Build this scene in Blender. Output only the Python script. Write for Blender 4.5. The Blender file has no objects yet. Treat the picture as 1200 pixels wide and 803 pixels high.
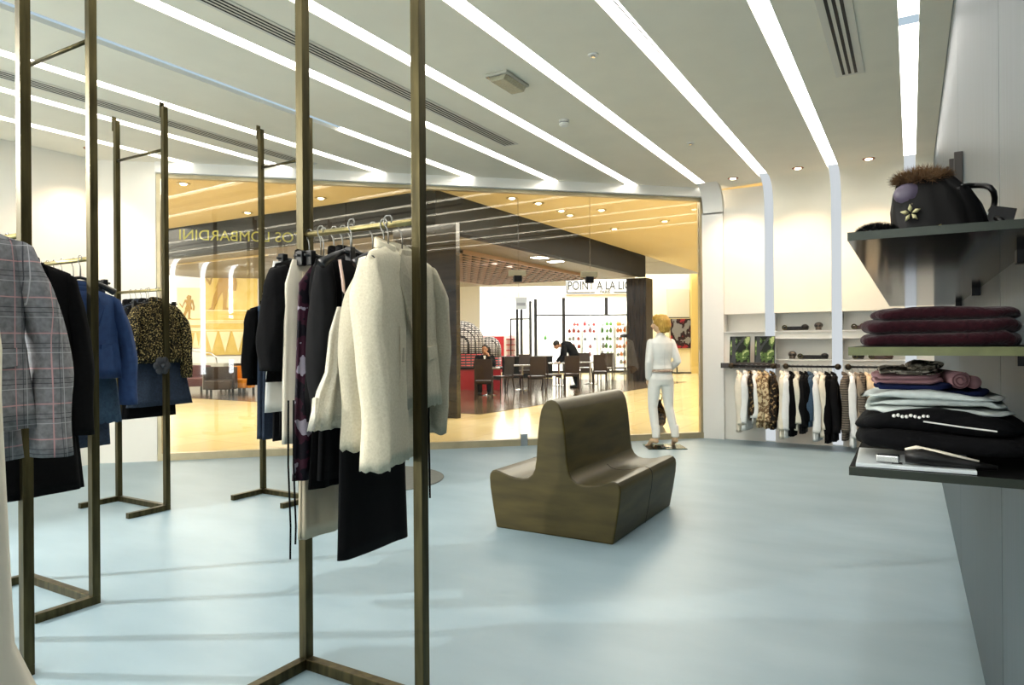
import bpy, bmesh, math, random
from mathutils import Vector, Matrix, noise

# ------------------------------------------------------------------ camera
SC = bpy.context.scene
COL = SC.collection
PI = math.pi
TH = math.radians(30.3)
RHO = math.radians(0.4)
CAMZ, FPX = 1.4, 800.0
cam_d = bpy.data.cameras.new('camera')
cam_d.sensor_width = 36.0
cam_d.lens = FPX / 1200 * 36.0
cam_d.clip_start = 0.05
cam_d.clip_end = 200
cam = bpy.data.objects.new('camera', cam_d)
COL.objects.link(cam)
cam.matrix_world = Matrix.Translation((0, 0, CAMZ)) @ Matrix.Rotation(TH, 4, 'Z') @ Matrix.Rotation(PI / 2, 4, 'X') @ Matrix.Rotation(-RHO, 4, 'Z')
SC.camera = cam
SC.view_settings.view_transform = 'Standard'
SC.view_settings.look = 'None'
SC.view_settings.gamma = 1.0
SC.view_settings.use_curve_mapping = False
SC.view_settings.exposure = 0.5
SC.cycles.max_bounces = 8
SC.cycles.diffuse_bounces = 4
SC.cycles.glossy_bounces = 4
SC.cycles.transparent_max_bounces = 12
SC.cycles.sample_clamp_indirect = 6.0
SC.cycles.caustics_reflective = False
SC.cycles.caustics_refractive = False
SC.cycles.use_denoising = True

# ------------------------------------------------------------------ world and lights
STRIP_L = 8.0
world = bpy.data.worlds.new('world')
SC.world = world
world.use_nodes = True
world.node_tree.nodes['Background'].inputs[0].default_value = (0.9, 0.95, 1.0, 1)
world.node_tree.nodes['Background'].inputs[1].default_value = 0.4


def area(name, loc, size, power, color=(1, 1, 1), rot=(0, 0, 0)):
    d = bpy.data.lights.new(name, 'AREA')
    d.shape = 'RECTANGLE'
    d.size, d.size_y = size
    d.energy = power
    d.color = color
    o = bpy.data.objects.new(name, d)
    COL.objects.link(o)
    o.location = loc
    o.rotation_euler = rot
    return o


def spot(name, loc, target, power, angle, color=(1, 1, 1), blend=0.3, radius=0.03):
    d = bpy.data.lights.new(name, 'SPOT')
    d.energy = power
    d.color = color
    d.spot_size = math.radians(angle)
    d.spot_blend = blend
    d.shadow_soft_size = radius
    o = bpy.data.objects.new(name, d)
    COL.objects.link(o)
    o.location = loc
    o.rotation_euler = (Vector(target) - Vector(loc)).to_track_quat('-Z', 'Y').to_euler()
    return o


# mall: area lamps stand in for ceiling lights above corridor, cafe and the shop across
area('mall_light', (-5.0, 13.0, 4.3), (3.2, 6.0), 420, (1.0, 0.93, 0.80))
area('mall_light', (-4.6, 20.0, 4.3), (4.0, 7.0), 420, (1.0, 0.93, 0.80))
area('mall_light', (-12.5, 8.3, 4.3), (6.0, 3.0), 420, (1.0, 0.93, 0.80))
area('mall_light', (-17.5, 11.0, 4.3), (4.0, 3.0), 420, (1.0, 0.93, 0.80))
area('cafe_light', (-11.5, 18.0, 3.55), (5.0, 6.0), 150, (1.0, 0.93, 0.85))
area('hall_daylight', (-14.0, 26.5, 5.6), (16.0, 7.0), 1500, (0.97, 0.98, 1.0))
area('hall_daylight', (-27.0, 14.0, 5.6), (6.0, 10.0), 1500, (1.0, 0.98, 0.95))
area('rear_fill', (-6.2, -3.9, 1.5), (3.6, 2.6), 170, (1.0, .985, .95), (math.radians(108), 0, 0))  # added fill lamp at the rear wall to lift the ceiling, no entrance there
spot('rack_spot', (-7.3, -0.6, 3.5), (-3.2, 2.1, 0.3), 900, 62, (1.0, 0.97, 0.92), 0.4, 0.02)

# ------------------------------------------------------------------ pixel helpers (photo measurements -> world)
RV = Vector((math.cos(TH), math.sin(TH), 0))
FW = Vector((-math.sin(TH), math.cos(TH), 0))
UP = Vector((0, 0, 1))
EYE = Vector((0, 0, CAMZ))


def ray(u, v):
    du, dv = u - 600, 401.5 - v
    a = du * math.cos(RHO) + dv * math.sin(RHO)
    b = -du * math.sin(RHO) + dv * math.cos(RHO)
    return FW + RV * (a / FPX) + UP * (b / FPX)


def at_z(u, v, z=0.0):
    d = ray(u, v)
    return EYE + d * ((z - CAMZ) / d.z)


def at_d(u, v, depth):
    return EYE + ray(u, v) * depth


def at_y(u, v, y):
    d = ray(u, v)
    return EYE + d * (y / d.y)


# ------------------------------------------------------------------ materials
def lin(h):
    h = h.lstrip('#')
    c = [int(h[i:i + 2], 16) / 255 for i in (0, 2, 4)]
    return tuple((x / 12.92 if x <= .04045 else ((x + .055) / 1.055) ** 2.4) for x in c) + (1,)


MATS = {}


def mat(name, color, rough=0.6, metal=0.0, vary=0.0, scale=8.0, stretch=None, color2=None, bump=0.0, sheen=0.0, coat=0.0, spec=0.5):
    if name in MATS:
        return MATS[name]
    m = bpy.data.materials.new(name)
    m.use_nodes = True
    nt = m.node_tree
    b = nt.nodes['Principled BSDF']
    c = lin(color)
    b.inputs['Base Color'].default_value = c
    b.inputs['Roughness'].default_value = rough
    b.inputs['Metallic'].default_value = metal
    b.inputs['Specular IOR Level'].default_value = spec
    if sheen:
        b.inputs['Sheen Weight'].default_value = sheen
    if coat:
        b.inputs['Coat Weight'].default_value = coat
        b.inputs['Coat Roughness'].default_value = 0.15
    if vary or color2 or bump:
        tc = nt.nodes.new('ShaderNodeTexCoord')
        mp = nt.nodes.new('ShaderNodeMapping')
        if stretch:
            mp.inputs['Scale'].default_value = stretch
        n = nt.nodes.new('ShaderNodeTexNoise')
        n.inputs['Scale'].default_value = scale
        n.inputs['Detail'].default_value = 4
        nt.links.new(tc.outputs['Object'], mp.inputs[0])
        nt.links.new(mp.outputs[0], n.inputs['Vector'])
        if vary or color2:
            r = nt.nodes.new('ShaderNodeValToRGB')
            r.color_ramp.elements[0].position = 0.3
            r.color_ramp.elements[1].position = 0.7
            c2 = lin(color2) if color2 else tuple(min(1, x * (1 + vary)) for x in c[:3]) + (1,)
            c1 = c if color2 else tuple(x * (1 - vary) for x in c[:3]) + (1,)
            r.color_ramp.elements[0].color = c1
            r.color_ramp.elements[1].color = c2
            nt.links.new(n.outputs['Fac'], r.inputs[0])
            nt.links.new(r.outputs[0], b.inputs['Base Color'])
        if bump:
            bp = nt.nodes.new('ShaderNodeBump')
            bp.inputs['Strength'].default_value = bump
            bp.inputs['Distance'].default_value = 0.01
            nt.links.new(n.outputs['Fac'], bp.inputs['Height'])
            nt.links.new(bp.outputs[0], b.inputs['Normal'])
    MATS[name] = m
    return m


def emit(name, color, strength):
    m = bpy.data.materials.new(name)
    m.use_nodes = True
    nt = m.node_tree
    nt.nodes.clear()
    e = nt.nodes.new('ShaderNodeEmission')
    e.inputs[0].default_value = color
    e.inputs[1].default_value = strength
    o = nt.nodes.new('ShaderNodeOutputMaterial')
    nt.links.new(e.outputs[0], o.inputs[0])
    MATS[name] = m
    return m


def glass_mat(name, tint=(1, 1, 1, 1), ior=1.5, boost=1.0):
    m = bpy.data.materials.new(name)
    m.use_nodes = True
    nt = m.node_tree
    nt.nodes.clear()
    t = nt.nodes.new('ShaderNodeBsdfTransparent')
    t.inputs[0].default_value = tint
    g = nt.nodes.new('ShaderNodeBsdfGlossy')
    g.inputs['Roughness'].default_value = 0.0
    f = nt.nodes.new('ShaderNodeFresnel')
    f.inputs[0].default_value = ior
    mu = nt.nodes.new('ShaderNodeMath')
    mu.operation = 'MULTIPLY'
    mu.inputs[1].default_value = boost
    mx = nt.nodes.new('ShaderNodeMixShader')
    o = nt.nodes.new('ShaderNodeOutputMaterial')
    nt.links.new(f.outputs[0], mu.inputs[0])
    nt.links.new(mu.outputs[0], mx.inputs[0])
    nt.links.new(t.outputs[0], mx.inputs[1])
    nt.links.new(g.outputs[0], mx.inputs[2])
    nt.links.new(mx.outputs[0], o.inputs[0])
    MATS[name] = m
    return m


def cell_mat(name, c1, c2, scale, thresh, rough=0.8, kind='voronoi', stretch=(1, 1, 1), c3=None):
    """two- or three-colour patterned cloth: blotches from a voronoi or noise threshold"""
    m = bpy.data.materials.new(name)
    m.use_nodes = True
    nt = m.node_tree
    b = nt.nodes['Principled BSDF']
    b.inputs['Roughness'].default_value = rough
    tc = nt.nodes.new('ShaderNodeTexCoord')
    mp = nt.nodes.new('ShaderNodeMapping')
    mp.inputs['Scale'].default_value = stretch
    nt.links.new(tc.outputs['Object'], mp.inputs[0])
    if kind == 'voronoi':
        n = nt.nodes.new('ShaderNodeTexVoronoi')
        n.inputs['Scale'].default_value = scale
        out = n.outputs['Distance']
    else:
        n = nt.nodes.new('ShaderNodeTexNoise')
        n.inputs['Scale'].default_value = scale
        n.inputs['Detail'].default_value = 3
        out = n.outputs['Fac']
    nt.links.new(mp.outputs[0], n.inputs['Vector'])
    r = nt.nodes.new('ShaderNodeValToRGB')
    r.color_ramp.interpolation = 'CONSTANT'
    r.color_ramp.elements[0].color = lin(c1)
    r.color_ramp.elements[1].position = thresh
    r.color_ramp.elements[1].color = lin(c2)
    if c3:
        e = r.color_ramp.elements.new(min(0.98, thresh + 0.09))
        e.color = lin(c3)
    nt.links.new(out, r.inputs[0])
    nt.links.new(r.outputs[0], b.inputs['Base Color'])
    b.inputs['Specular IOR Level'].default_value = .15
    MATS[name] = m
    return m


def line_mat(name, base, lines, rough=0.8):
    """lines: list of (axis 0/1/2, period m, width fraction, offset, colour)"""
    m = bpy.data.materials.new(name)
    m.use_nodes = True
    nt = m.node_tree
    b = nt.nodes['Principled BSDF']
    b.inputs['Roughness'].default_value = rough
    tc = nt.nodes.new('ShaderNodeTexCoord')
    sp = nt.nodes.new('ShaderNodeSeparateXYZ')
    nt.links.new(tc.outputs['Object'], sp.inputs[0])
    cur = None
    nz = nt.nodes.new('ShaderNodeTexNoise')
    nz.inputs['Scale'].default_value = 60
    nt.links.new(tc.outputs['Object'], nz.inputs['Vector'])
    rp = nt.nodes.new('ShaderNodeValToRGB')
    bc = lin(base)
    rp.color_ramp.elements[0].position = 0.3
    rp.color_ramp.elements[1].position = 0.7
    rp.color_ramp.elements[0].color = tuple(x * .75 for x in bc[:3]) + (1,)
    rp.color_ramp.elements[1].color = tuple(min(1, x * 1.25) for x in bc[:3]) + (1,)
    nt.links.new(nz.outputs['Fac'], rp.inputs[0])
    cur = rp.outputs[0]
    for ax, period, width, off, colr in lines:
        a = nt.nodes.new('ShaderNodeMath'); a.operation = 'ADD'; a.inputs[1].default_value = off + 50 * period
        nt.links.new(sp.outputs[ax], a.inputs[0])
        d = nt.nodes.new('ShaderNodeMath'); d.operation = 'DIVIDE'; d.inputs[1].default_value = period
        nt.links.new(a.outputs[0], d.inputs[0])
        f = nt.nodes.new('ShaderNodeMath'); f.operation = 'FRACT'
        nt.links.new(d.outputs[0], f.inputs[0])
        l = nt.nodes.new('ShaderNodeMath'); l.operation = 'LESS_THAN'; l.inputs[1].default_value = width
        nt.links.new(f.outputs[0], l.inputs[0])
        mx = nt.nodes.new('ShaderNodeMix'); mx.data_type = 'RGBA'
        nt.links.new(l.outputs[0], mx.inputs['Factor'])
        nt.links.new(cur, mx.inputs['A'])
        mx.inputs['B'].default_value = lin(colr)
        cur = mx.outputs['Result']
    nt.links.new(cur, b.inputs['Base Color'])
    MATS[name] = m
    return m


M_ceil = mat('ceiling paint', '#f3ecda', 0.85, vary=0.02, scale=3)
M_wall = mat('white wall paint', '#ece8de', 0.8, vary=0.015, scale=2)
M_white = mat('white lacquer', '#eeece6', 0.45)
M_floor = mat('pale blue resin floor', '#859ba5', 0.42, color2='#91a6af', scale=1.3, stretch=(1, 2.2, 1), bump=0.02)
M_brass = mat('aged brass', '#5a5236', 0.38, metal=0.85, color2='#37321f', scale=5, stretch=(6, 6, 0.7))
M_rod = mat('brushed brass rod', '#b9ab78', 0.3, metal=0.9, vary=0.2, scale=40)
M_frame = mat('facade frame metal', '#b9ad8e', 0.4, metal=0.6, vary=0.1, scale=6)
M_black = mat('black plastic', '#08080a', 0.4, spec=.3)
M_shade = mat('dark slot', '#15130f', 0.7)
M_panel = mat('brushed grey-blue panel', '#333f47', 0.42, metal=0.1, color2='#3f4c53', scale=4, stretch=(9, 9, 0.4), spec=.25)
M_shelf = mat('dark bronze shelf', '#0b0c0a', 0.1, metal=0.0, vary=0.25, scale=10, stretch=(1, 5, 1), spec=.12)
M_brass_edge = mat('shelf glass edge', '#5b5e3c', 0.3, metal=0.4, vary=0.2, scale=20)
M_bench = mat('olive bronze bench shell', '#342d10', 0.5, metal=0.0, color2='#4f4520', scale=2.2, stretch=(0.9, 0.9, 5), coat=0.05, spec=.25)
M_bench2 = mat('olive bronze bench seat', '#2e280f', 0.42, metal=0.0, color2='#443c1a', scale=3.0, stretch=(5, 0.7, 0.7), coat=0.08, spec=.3)
M_strip = emit('light strip diffuser', (1.0, 0.975, 0.92, 1), STRIP_L)
M_strip_off = emit('dim strip diffuser', (0.62, 0.78, 0.9, 1), 0.55)
M_strip_wall = emit('wall channel diffuser', (0.90, 0.96, 1.0, 1), 0.5)
M_strip_rear = emit('rear channel diffuser', (0.9, 0.96, 1.0, 1), 9.0)
M_glass = glass_mat('clear glass', (0.97, 0.985, 0.97, 1), 1.5, 1.3)
M_plate_glass = glass_mat('greenish plate glass', (0.75, 0.9, 0.82, 1), 1.5, 1.2)
M_halogen = emit('halogen bulb', (1.0, 0.78, 0.5, 1), 14)
M_chrome = mat('chrome', '#c9c9c9', 0.15, metal=1.0)


# ------------------------------------------------------------------ mesh helpers
class MB:
    def __init__(s):
        s.v, s.f = [], []

    def add(s, vs, fs, M=None):
        o = len(s.v)
        s.v += [(M @ Vector(p))[:] if M else tuple(p) for p in vs]
        s.f += [tuple(i + o for i in f) for f in fs]
        return s

    def box(s, x0, x1, y0, y1, z0, z1, M=None):
        vs = [(x, y, z) for z in (z0, z1) for y in (y0, y1) for x in (x0, x1)]
        fs = [(0, 2, 3, 1), (4, 5, 7, 6), (0, 1, 5, 4), (2, 6, 7, 3), (0, 4, 6, 2), (1, 3, 7, 5)]
        return s.add(vs, fs, M)

    def prism(s, pts, h0, h1, axis='z', M=None):
        """pts: polygon in the two other axes, extruded along axis"""
        n = len(pts)
        def mk(a, b, h):
            return {'z': (a, b, h), 'y': (a, h, b), 'x': (h, a, b)}[axis]
        vs = [mk(a, b, h0) for a, b in pts] + [mk(a, b, h1) for a, b in pts]
        fs = [tuple(range(n)), tuple(range(2 * n - 1, n - 1, -1))]
        fs += [(i, i + n, (i + 1) % n + n, (i + 1) % n) for i in range(n)]
        return s.add(vs, fs, M)

    def rings(s, rings, cap0=True, cap1=True, M=None):
        n = len(rings[0])
        vs = [p for r in rings for p in r]
        fs = []
        for i in range(len(rings) - 1):
            for j in range(n):
                a, b = i * n + j, i * n + (j + 1) % n
                fs.append((a, b, b + n, a + n))
        if cap0:
            fs.append(tuple(range(n - 1, -1, -1)))
        if cap1:
            fs.append(tuple(range((len(rings) - 1) * n, len(rings) * n)))
        return s.add(vs, fs, M)

    def tube(s, pts, rad, n=10, M=None, closed_ends=True, flat=1.0):
        pts = [Vector(p) for p in pts]
        if not isinstance(rad, (list, tuple)):
            rad = [rad] * len(pts)
        rg = []
        prev = None
        for i, p in enumerate(pts):
            d = (pts[min(i + 1, len(pts) - 1)] - pts[max(i - 1, 0)]).normalized()
            if prev is None:
                a = Vector((1, 0, 0)) if abs(d.x) < .9 else Vector((0, 1, 0))
                a = (a - d * a.dot(d)).normalized()
            else:
                a = (prev - d * prev.dot(d))
                a = a.normalized() if a.length > 1e-6 else Vector((1, 0, 0))
            prev = a
            b = d.cross(a)
            rg.append([tuple(p + a * rad[i] * math.cos(2 * PI * k / n) + b * rad[i] * flat * math.sin(2 * PI * k / n)) for k in range(n)])
        return s.rings(rg, closed_ends, closed_ends, M)

    def lathe(s, prof, n=24, M=None):
        rg = [[(r * math.cos(2 * PI * k / n), r * math.sin(2 * PI * k / n), z) for k in range(n)] for r, z in prof]
        return s.rings(rg, True, True, M)

    def ball(s, c, rx, ry=None, rz=None, n=14, M=None):
        ry = ry or rx
        rz = rz or rx
        rg = []
        k = n // 2
        for i in range(k + 1):
            t = PI * (0.02 + 0.96 * i / k)
            rg.append([(c[0] + rx * math.sin(t) * math.cos(2 * PI * j / n), c[1] + ry * math.sin(t) * math.sin(2 * PI * j / n), c[2] - rz * math.cos(t)) for j in range(n)])
        return s.rings(rg, True, True, M)

    def build(s, name, material, parent=None, smooth=False, bevel=0.0, loc=None, rot=None, remesh=0.0):
        me = bpy.data.meshes.new(name)
        me.from_pydata(s.v, [], s.f)
        bm = bmesh.new()
        bm.from_mesh(me)
        bmesh.ops.recalc_face_normals(bm, faces=bm.faces)
        bm.to_mesh(me)
        bm.free()
        me.materials.append(material)
        if smooth:
            me.polygons.foreach_set('use_smooth', [True] * len(me.polygons))
        o = bpy.data.objects.new(name, me)
        COL.objects.link(o)
        if parent:
            o.parent = parent
        if loc:
            o.location = loc
        if rot:
            o.rotation_euler = rot
        if bevel:
            b = o.modifiers.new('bevel', 'BEVEL')
            b.width = bevel
            b.segments = 3
            b.limit_method = 'ANGLE'
            b.angle_limit = math.radians(40)
        if remesh:
            r = o.modifiers.new('remesh', 'REMESH')
            r.mode = 'VOXEL'
            r.voxel_size = remesh
            r.use_smooth_shade = True
            q = o.modifiers.new('smooth', 'SMOOTH')
            q.factor = 0.5
            q.iterations = 3
        return o


def smooth_angle(o, deg=40):
    me = o.data
    me.polygons.foreach_set('use_smooth', [True] * len(me.polygons))
    bm = bmesh.new()
    bm.from_mesh(me)
    for e in bm.edges:
        if len(e.link_faces) == 2 and e.calc_face_angle(0) > math.radians(deg):
            e.smooth = False
    bm.to_mesh(me)
    bm.free()
    return o


def tag(o, label=None, cat=None, group=None, kind=None):
    if label: o['label'] = label
    if cat: o['category'] = cat
    if group: o['group'] = group
    if kind: o['kind'] = kind
    return o


def thing(name, label, cat, loc=(0, 0, 0), rz=0.0, group=None):
    o = bpy.data.objects.new(name, None)
    COL.objects.link(o)
    o.location = loc
    o.rotation_euler = (0, 0, rz)
    o.empty_display_size = 0.1
    return tag(o, label, cat, group)


def struct(name, mb, m, **k):
    return tag(mb.build(name, m, **k), kind='structure')


def copy_tree(o, parent=None):
    c = o.copy()
    COL.objects.link(c)
    c.parent = parent
    for ch in list(o.children):
        copy_tree(ch, c)
    return c


def text_obj(name, body, size, material, M, parent=None, extrude=0.004):
    cu = bpy.data.curves.new(name, 'FONT')
    cu.body = body
    cu.size = size
    cu.extrude = extrude
    cu.align_x = 'CENTER'
    cu.align_y = 'CENTER'
    t = bpy.data.objects.new(name, cu)
    COL.objects.link(t)
    bpy.context.view_layer.update()
    me = bpy.data.meshes.new_from_object(t.evaluated_get(bpy.context.evaluated_depsgraph_get()))
    me.name = name
    bpy.data.objects.remove(t)
    me.transform(M)
    me.materials.clear()
    me.materials.append(material)
    o = bpy.data.objects.new(name, me)
    COL.objects.link(o)
    if parent:
        o.parent = parent
    return o


# ------------------------------------------------------------------ SETTING: the shop's shell
YB, YR, XW, XL, ZC = 9.95, -4.0, 0.25, -8.33, 3.6
FX0, FY0, FX1, FY1 = -8.33, 4.55, -2.6, 9.95
FSL = (FY1 - FY0) / (FX1 - FX0)
fy = lambda x: FY0 + FSL * (x - FX0)
FDIR = Vector((FX1 - FX0, FY1 - FY0, 0)).normalized()
FNRM = Vector((FDIR.y, -FDIR.x, 0))           # points into the shop
FANG = math.atan2(FDIR.y, FDIR.x)
FM = Matrix.Translation((FX0, FY0, 0)) @ Matrix.Rotation(FANG, 4, 'Z')   # local x along the facade, +y outside
FLEN = math.hypot(FX1 - FX0, FY1 - FY0)

b = MB().prism([(XL - .1, YR - .1), (XW + .1, YR - .1), (XW + .1, YB + .3), (FX1, YB + .3), (FX1, FY1), (FX0, FY0), (XL - .1, FY0)], -0.1, 0.0)
struct('floor', b, M_floor)

# ceiling panels between the light strips; the right ones curve down into the back wall
SP, SW = 0.84, 0.062
strips = [-SP * i for i in range(10)]
R = 0.36


def cove(yw, ztop, r, zbot, n=10):
    pts = [(yw - r, ztop)]
    for i in range(1, n + 1):
        a = PI / 2 * i / n
        pts.append((yw - r + r * math.sin(a), ztop - r + r * math.cos(a)))
    pts.append((yw, zbot))
    return pts


edges = [XW] + strips
for i in range(len(strips)):
    xr = edges[i] - (0 if i == 0 else SW)
    xl = strips[i] + SW
    if strips[i] > FX1 + 0.1:
        inner = [(YR, ZC)] + cove(YB - .05, ZC, R, 1.78)
        outer = [(YR, ZC + .1)] + cove(YB + .03, ZC + .1, R + .05, 1.78)
        poly = inner + outer[::-1]
        o = struct('ceiling', MB().prism(poly, xl, xr, axis='x'), M_ceil)
        smooth_angle(o, 30)
    else:
        poly = [(xr, YR), (xl, YR), (xl, fy(xl)), (xr, min(YB, fy(xr)))]
        struct('ceiling', MB().prism(poly, ZC, ZC + .1), M_ceil)
xl = strips[-1] - SW
struct('ceiling', MB().prism([(xl, YR), (XL, YR), (XL, fy(XL)), (xl, fy(xl))], ZC, ZC + .1), M_ceil)
struct('ceiling', MB().prism([(XL - .1, YR - .1), (XW + .1, YR - .1), (XW + .1, YB + .3), (FX1, YB + .3), (FX1, FY1), (FX0, FY0), (XL - .1, FY0)], ZC + .16, ZC + .2), M_ceil)

places = ['nearest the grey panelled wall', 'second from the grey panelled wall', 'third from the grey panelled wall, with a dark centre line',
          'running to the rounded corner column', 'fifth from the grey panelled wall, above the bench', 'sixth from the grey panelled wall',
          'seventh from the grey panelled wall', 'eighth from the grey panelled wall', 'ninth from the grey panelled wall', 'farthest left of the strips']
for i, x in enumerate(strips):
    t = thing('light_strip', 'recessed white ceiling light strip, ' + places[i], 'light strip', (x, 0, 0), 0, 'recessed ceiling light strips')
    ye = YB - R if x > FX1 + .1 else fy(x) - 0.02
    z0, z1 = ZC + .035, ZC + .07
    if i == 6:
        MB().box(-SW, SW, YR, 5.2, z0, z1).build('diffuser', M_strip_off, t)
        MB().box(-SW, SW, 5.2, ye, z0, z1).build('diffuser', M_strip, t)
    elif i == 2:
        MB().box(-SW, SW, YR, ye, z0, z1).build('diffuser', M_strip, t)
        MB().box(.012, .02, YR, ye - .35, z0 - .008, z0 - .001).build('seam', M_shade, t)
    elif i == 0:
        MB().box(-SW, SW, YR, 5.45, z0, z1).build('diffuser', M_strip, t)
        MB().box(-SW, SW, 5.6, ye, z0, z1).build('diffuser', M_strip, t)
        MB().box(-SW, SW, 5.45, 5.6, z0, z1).build('joint', M_strip_off, t)
    else:
        MB().box(-SW, SW, YR, ye, z0, z1).build('diffuser', M_strip, t)
    if x > FX1 + .1:
        r2 = R + .02
        ins = cove(YB - .05 + .035, ZC + .035, r2, 0.02)
        out = cove(YB - .05 + .06, ZC + .06, r2, 0.02)
        if i == 3:
            ins = [p for p in ins]
        smooth_angle(MB().prism(ins + out[::-1], -SW, SW, axis='x').build('wall_channel', M_strip_wall, t), 30)
    # rear wall channel, seen mirrored in the shop window
    ri = [(2 * YR - p[0] + (YB - YR), p[1]) for p in []]
    ins = [(YR + (YB - .015 - a), z) for a, z in cove(YB - .015, ZC + .03, R, .6)]
    out = [(YR + (YB - .015 - a), z) for a, z in cove(YB + .01, ZC + .055, R + .025, .6)]
    MB().prism(ins + out[::-1], -SW, SW, axis='x').build('rear_channel', M_strip_rear, t)

# back wall with three bays
bays = [(-2.30, strips[2] - SW - .0), (strips[2] + SW, strips[1] - SW), (strips[1] + SW, strips[0] - SW)]
wb = MB()
wb.box(-2.6, XW, YB + .2, YB + .3, 0, ZC)                      # deep back
wb.box(-2.6, -2.31, YB, YB + .2, 0, ZC - .3)
for k, (a, c) in enumerate(bays):
    if k == 0:
        wb.box(a, c, YB, YB + .2, 0, 1.52)
    else:
        wb.box(a, c, YB, YB + .2, 0, 1.13)
        wb.box(a, c, YB, YB + .2, 1.43, 1.52)
    wb.box(a, c, YB, YB + .2, 1.78, ZC - .3)
for x in strips[:3]:
    wb.box(x - SW, x + SW, YB + .03, YB + .2, 0, ZC - .3)
wb.box(strips[0] + SW, XW, YB, YB + .2, 0, ZC - .3)
struct('wall_back', wb, M_wall)
n = 0
for k, (a, c) in enumerate(bays):
    for z in ([1.52] if k == 0 else [1.13, 1.52]):
        n += 1
        struct('trim_%d' % n, MB().box(a, c, YB - .035, YB + .19, z, z + .012), M_white)
    if k:
        n += 1
        struct('trim_%d' % n, MB().box(a, c, YB - .035, YB + .02, 1.425, 1.437), M_white)

# rounded corner column where the facade meets the back wall
prof = [(YR, 0)]
cc = MB()
cc.box(FX1, -2.30, YB - .05, YB + .25, 0, ZC - R)
inner = cove(YB - .05, ZC - .002, R, ZC - R - .02)
outer = cove(YB + .1, ZC + .03, R + .1, ZC - R - .02)
cc.prism(inner + outer[::-1], FX1 + .02, -2.30, axis='x')
smooth_angle(struct('wall_corner', cc, M_white), 30)

struct('wall_left', MB().box(XL - .1, XL, YR - .1, FY0 + .02, 0, ZC + .1), M_wall)
struct('wall_rear', MB().box(XL - .1, XW + .1, YR - .12, YR - .02, 0, ZC + .1), M_wall)
# right wall: tall grey panels with joints
ys = [YR, -3.5, -1.45, 0.62, 2.70, 4.85, 6.98, YB + .2]
for i in range(len(ys) - 1):
    struct('wall_right', MB().box(XW, XW + .04, ys[i] + .004, ys[i + 1] - .004, 0.012, ZC + .08), M_panel, bevel=0.002)
struct('wall_right', MB().box(XW + .04, XW + .1, YR - .1, YB + .3, 0, ZC + .1), M_shade)
# solid piece at the left end of the facade
fl0 = 0.62
struct('wall_front', MB().box(0, fl0, -.05, .08, 0, ZC + .05, FM), M_wall)
# header above the glass with a brass lower edge
struct('trim_20', MB().box(fl0, FLEN, -.10, .10, 3.47, ZC + .02, FM), M_white, bevel=0.01)
struct('trim_21', MB().box(fl0, FLEN, -.04, .04, 3.425, 3.47, FM), M_frame)
struct('trim_22', MB().box(fl0, fl0 + .045, -.04, .04, 0, 3.43, FM), M_frame)
struct('trim_23', MB().box(FLEN - .06, FLEN, -.04, .04, 0, 3.43, FM), M_frame)
struct('trim_24', MB().box(fl0, FLEN, -.045, .045, 0, .085, FM), M_frame)


def f_s(u, v=500):
    """distance along the facade where photo column u meets it"""
    d = ray(u, v)
    A = FNRM.dot(Vector((FX0, FY0, 0)) - Vector((0, 0, 0)))
    k = A / FNRM.dot(d)
    p = d * k
    return (Vector((p.x, p.y, 0)) - Vector((FX0, FY0, 0))).dot(FDIR)


joints = [fl0 + .045, f_s(407), f_s(609), f_s(693), FLEN - .06]
for i in range(4):
    nm = 'door_1' if i == 2 else 'window_%d' % (i + 1 if i < 2 else 3)
    struct(nm, MB().box(joints[i] + .004, joints[i + 1] - .004, -.006, .006, .085, 3.425, FM), M_glass)
for s in (joints[2] - .03, joints[3] - .03):
    t = thing('door_patch_fitting', 'small brass patch fitting atop the glass door, ' + ('left one' if s < joints[3] - .1 else 'right one nearer the mannequin'), 'door fitting', FM @ Vector((s, 0, 2.28)), FANG, 'patch fittings on the glass door')
    MB().box(-.11, .13, -.02, .02, .02, .10).build('clamp_plate', M_frame, t, bevel=.004)
    MB().box(-.04, .07, -.035, .035, -.06, .03).build('hinge', M_black, t, bevel=.004)
t = thing('door_stop_fitting', 'small metal floor fitting at the foot of the glass door', 'door fitting', FM @ Vector((joints[2] + .05, -.03, 0)), FANG)
MB().box(-.05, .05, -.03, .02, 0, .16).build('fitting_block', M_chrome, t, bevel=.006)
t = thing('glass_notice', 'small white paper notice stuck on the glass door', 'notice', FM @ Vector((joints[2] + .02, -.01, 1.85)), FANG)
MB().box(-.07, .09, -.002, 0, 0, .16).build('paper', mat('notice paper', '#e8e6e2', .6), t)
MB().box(-.05, .07, -.003, -.002, .05, .09).build('print_band', mat('notice print', '#b9b4b4', .6), t)

# gold shop name on the glass, readable from the mall
M_gold = mat('gold lettering', '#d8c65a', 0.35, metal=0.5)
s0, s1 = f_s(210), f_s(430)
zt = at_d(280, 280, (at_z(280, 533) - EYE).dot(FW)).z
NM = 'ATOS LOMBARDINI'
TM = FM @ Matrix.Translation(((f_s(212) + f_s(366)) / 2, .012, zt)) @ Matrix.Rotation(PI, 4, 'Z') @ Matrix.Rotation(PI / 2, 4, 'X')
o = text_obj('window_lettering', NM, 0.18, M_gold, TM, extrude=.002)
t = thing('window_lettering', 'gold shop name lettering on the glass shopfront, seen from behind', 'lettering', FM @ Vector((f_s(290), 0, zt)))
inv = Matrix.Translation(-t.location)
locs = [(FM.inverted() @ v.co).x for v in o.data.vertices]
cs = sorted(locs)
gaps = sorted(((cs[i + 1] - cs[i], (cs[i + 1] + cs[i]) / 2) for i in range(len(cs) - 1)), reverse=True)
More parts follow.
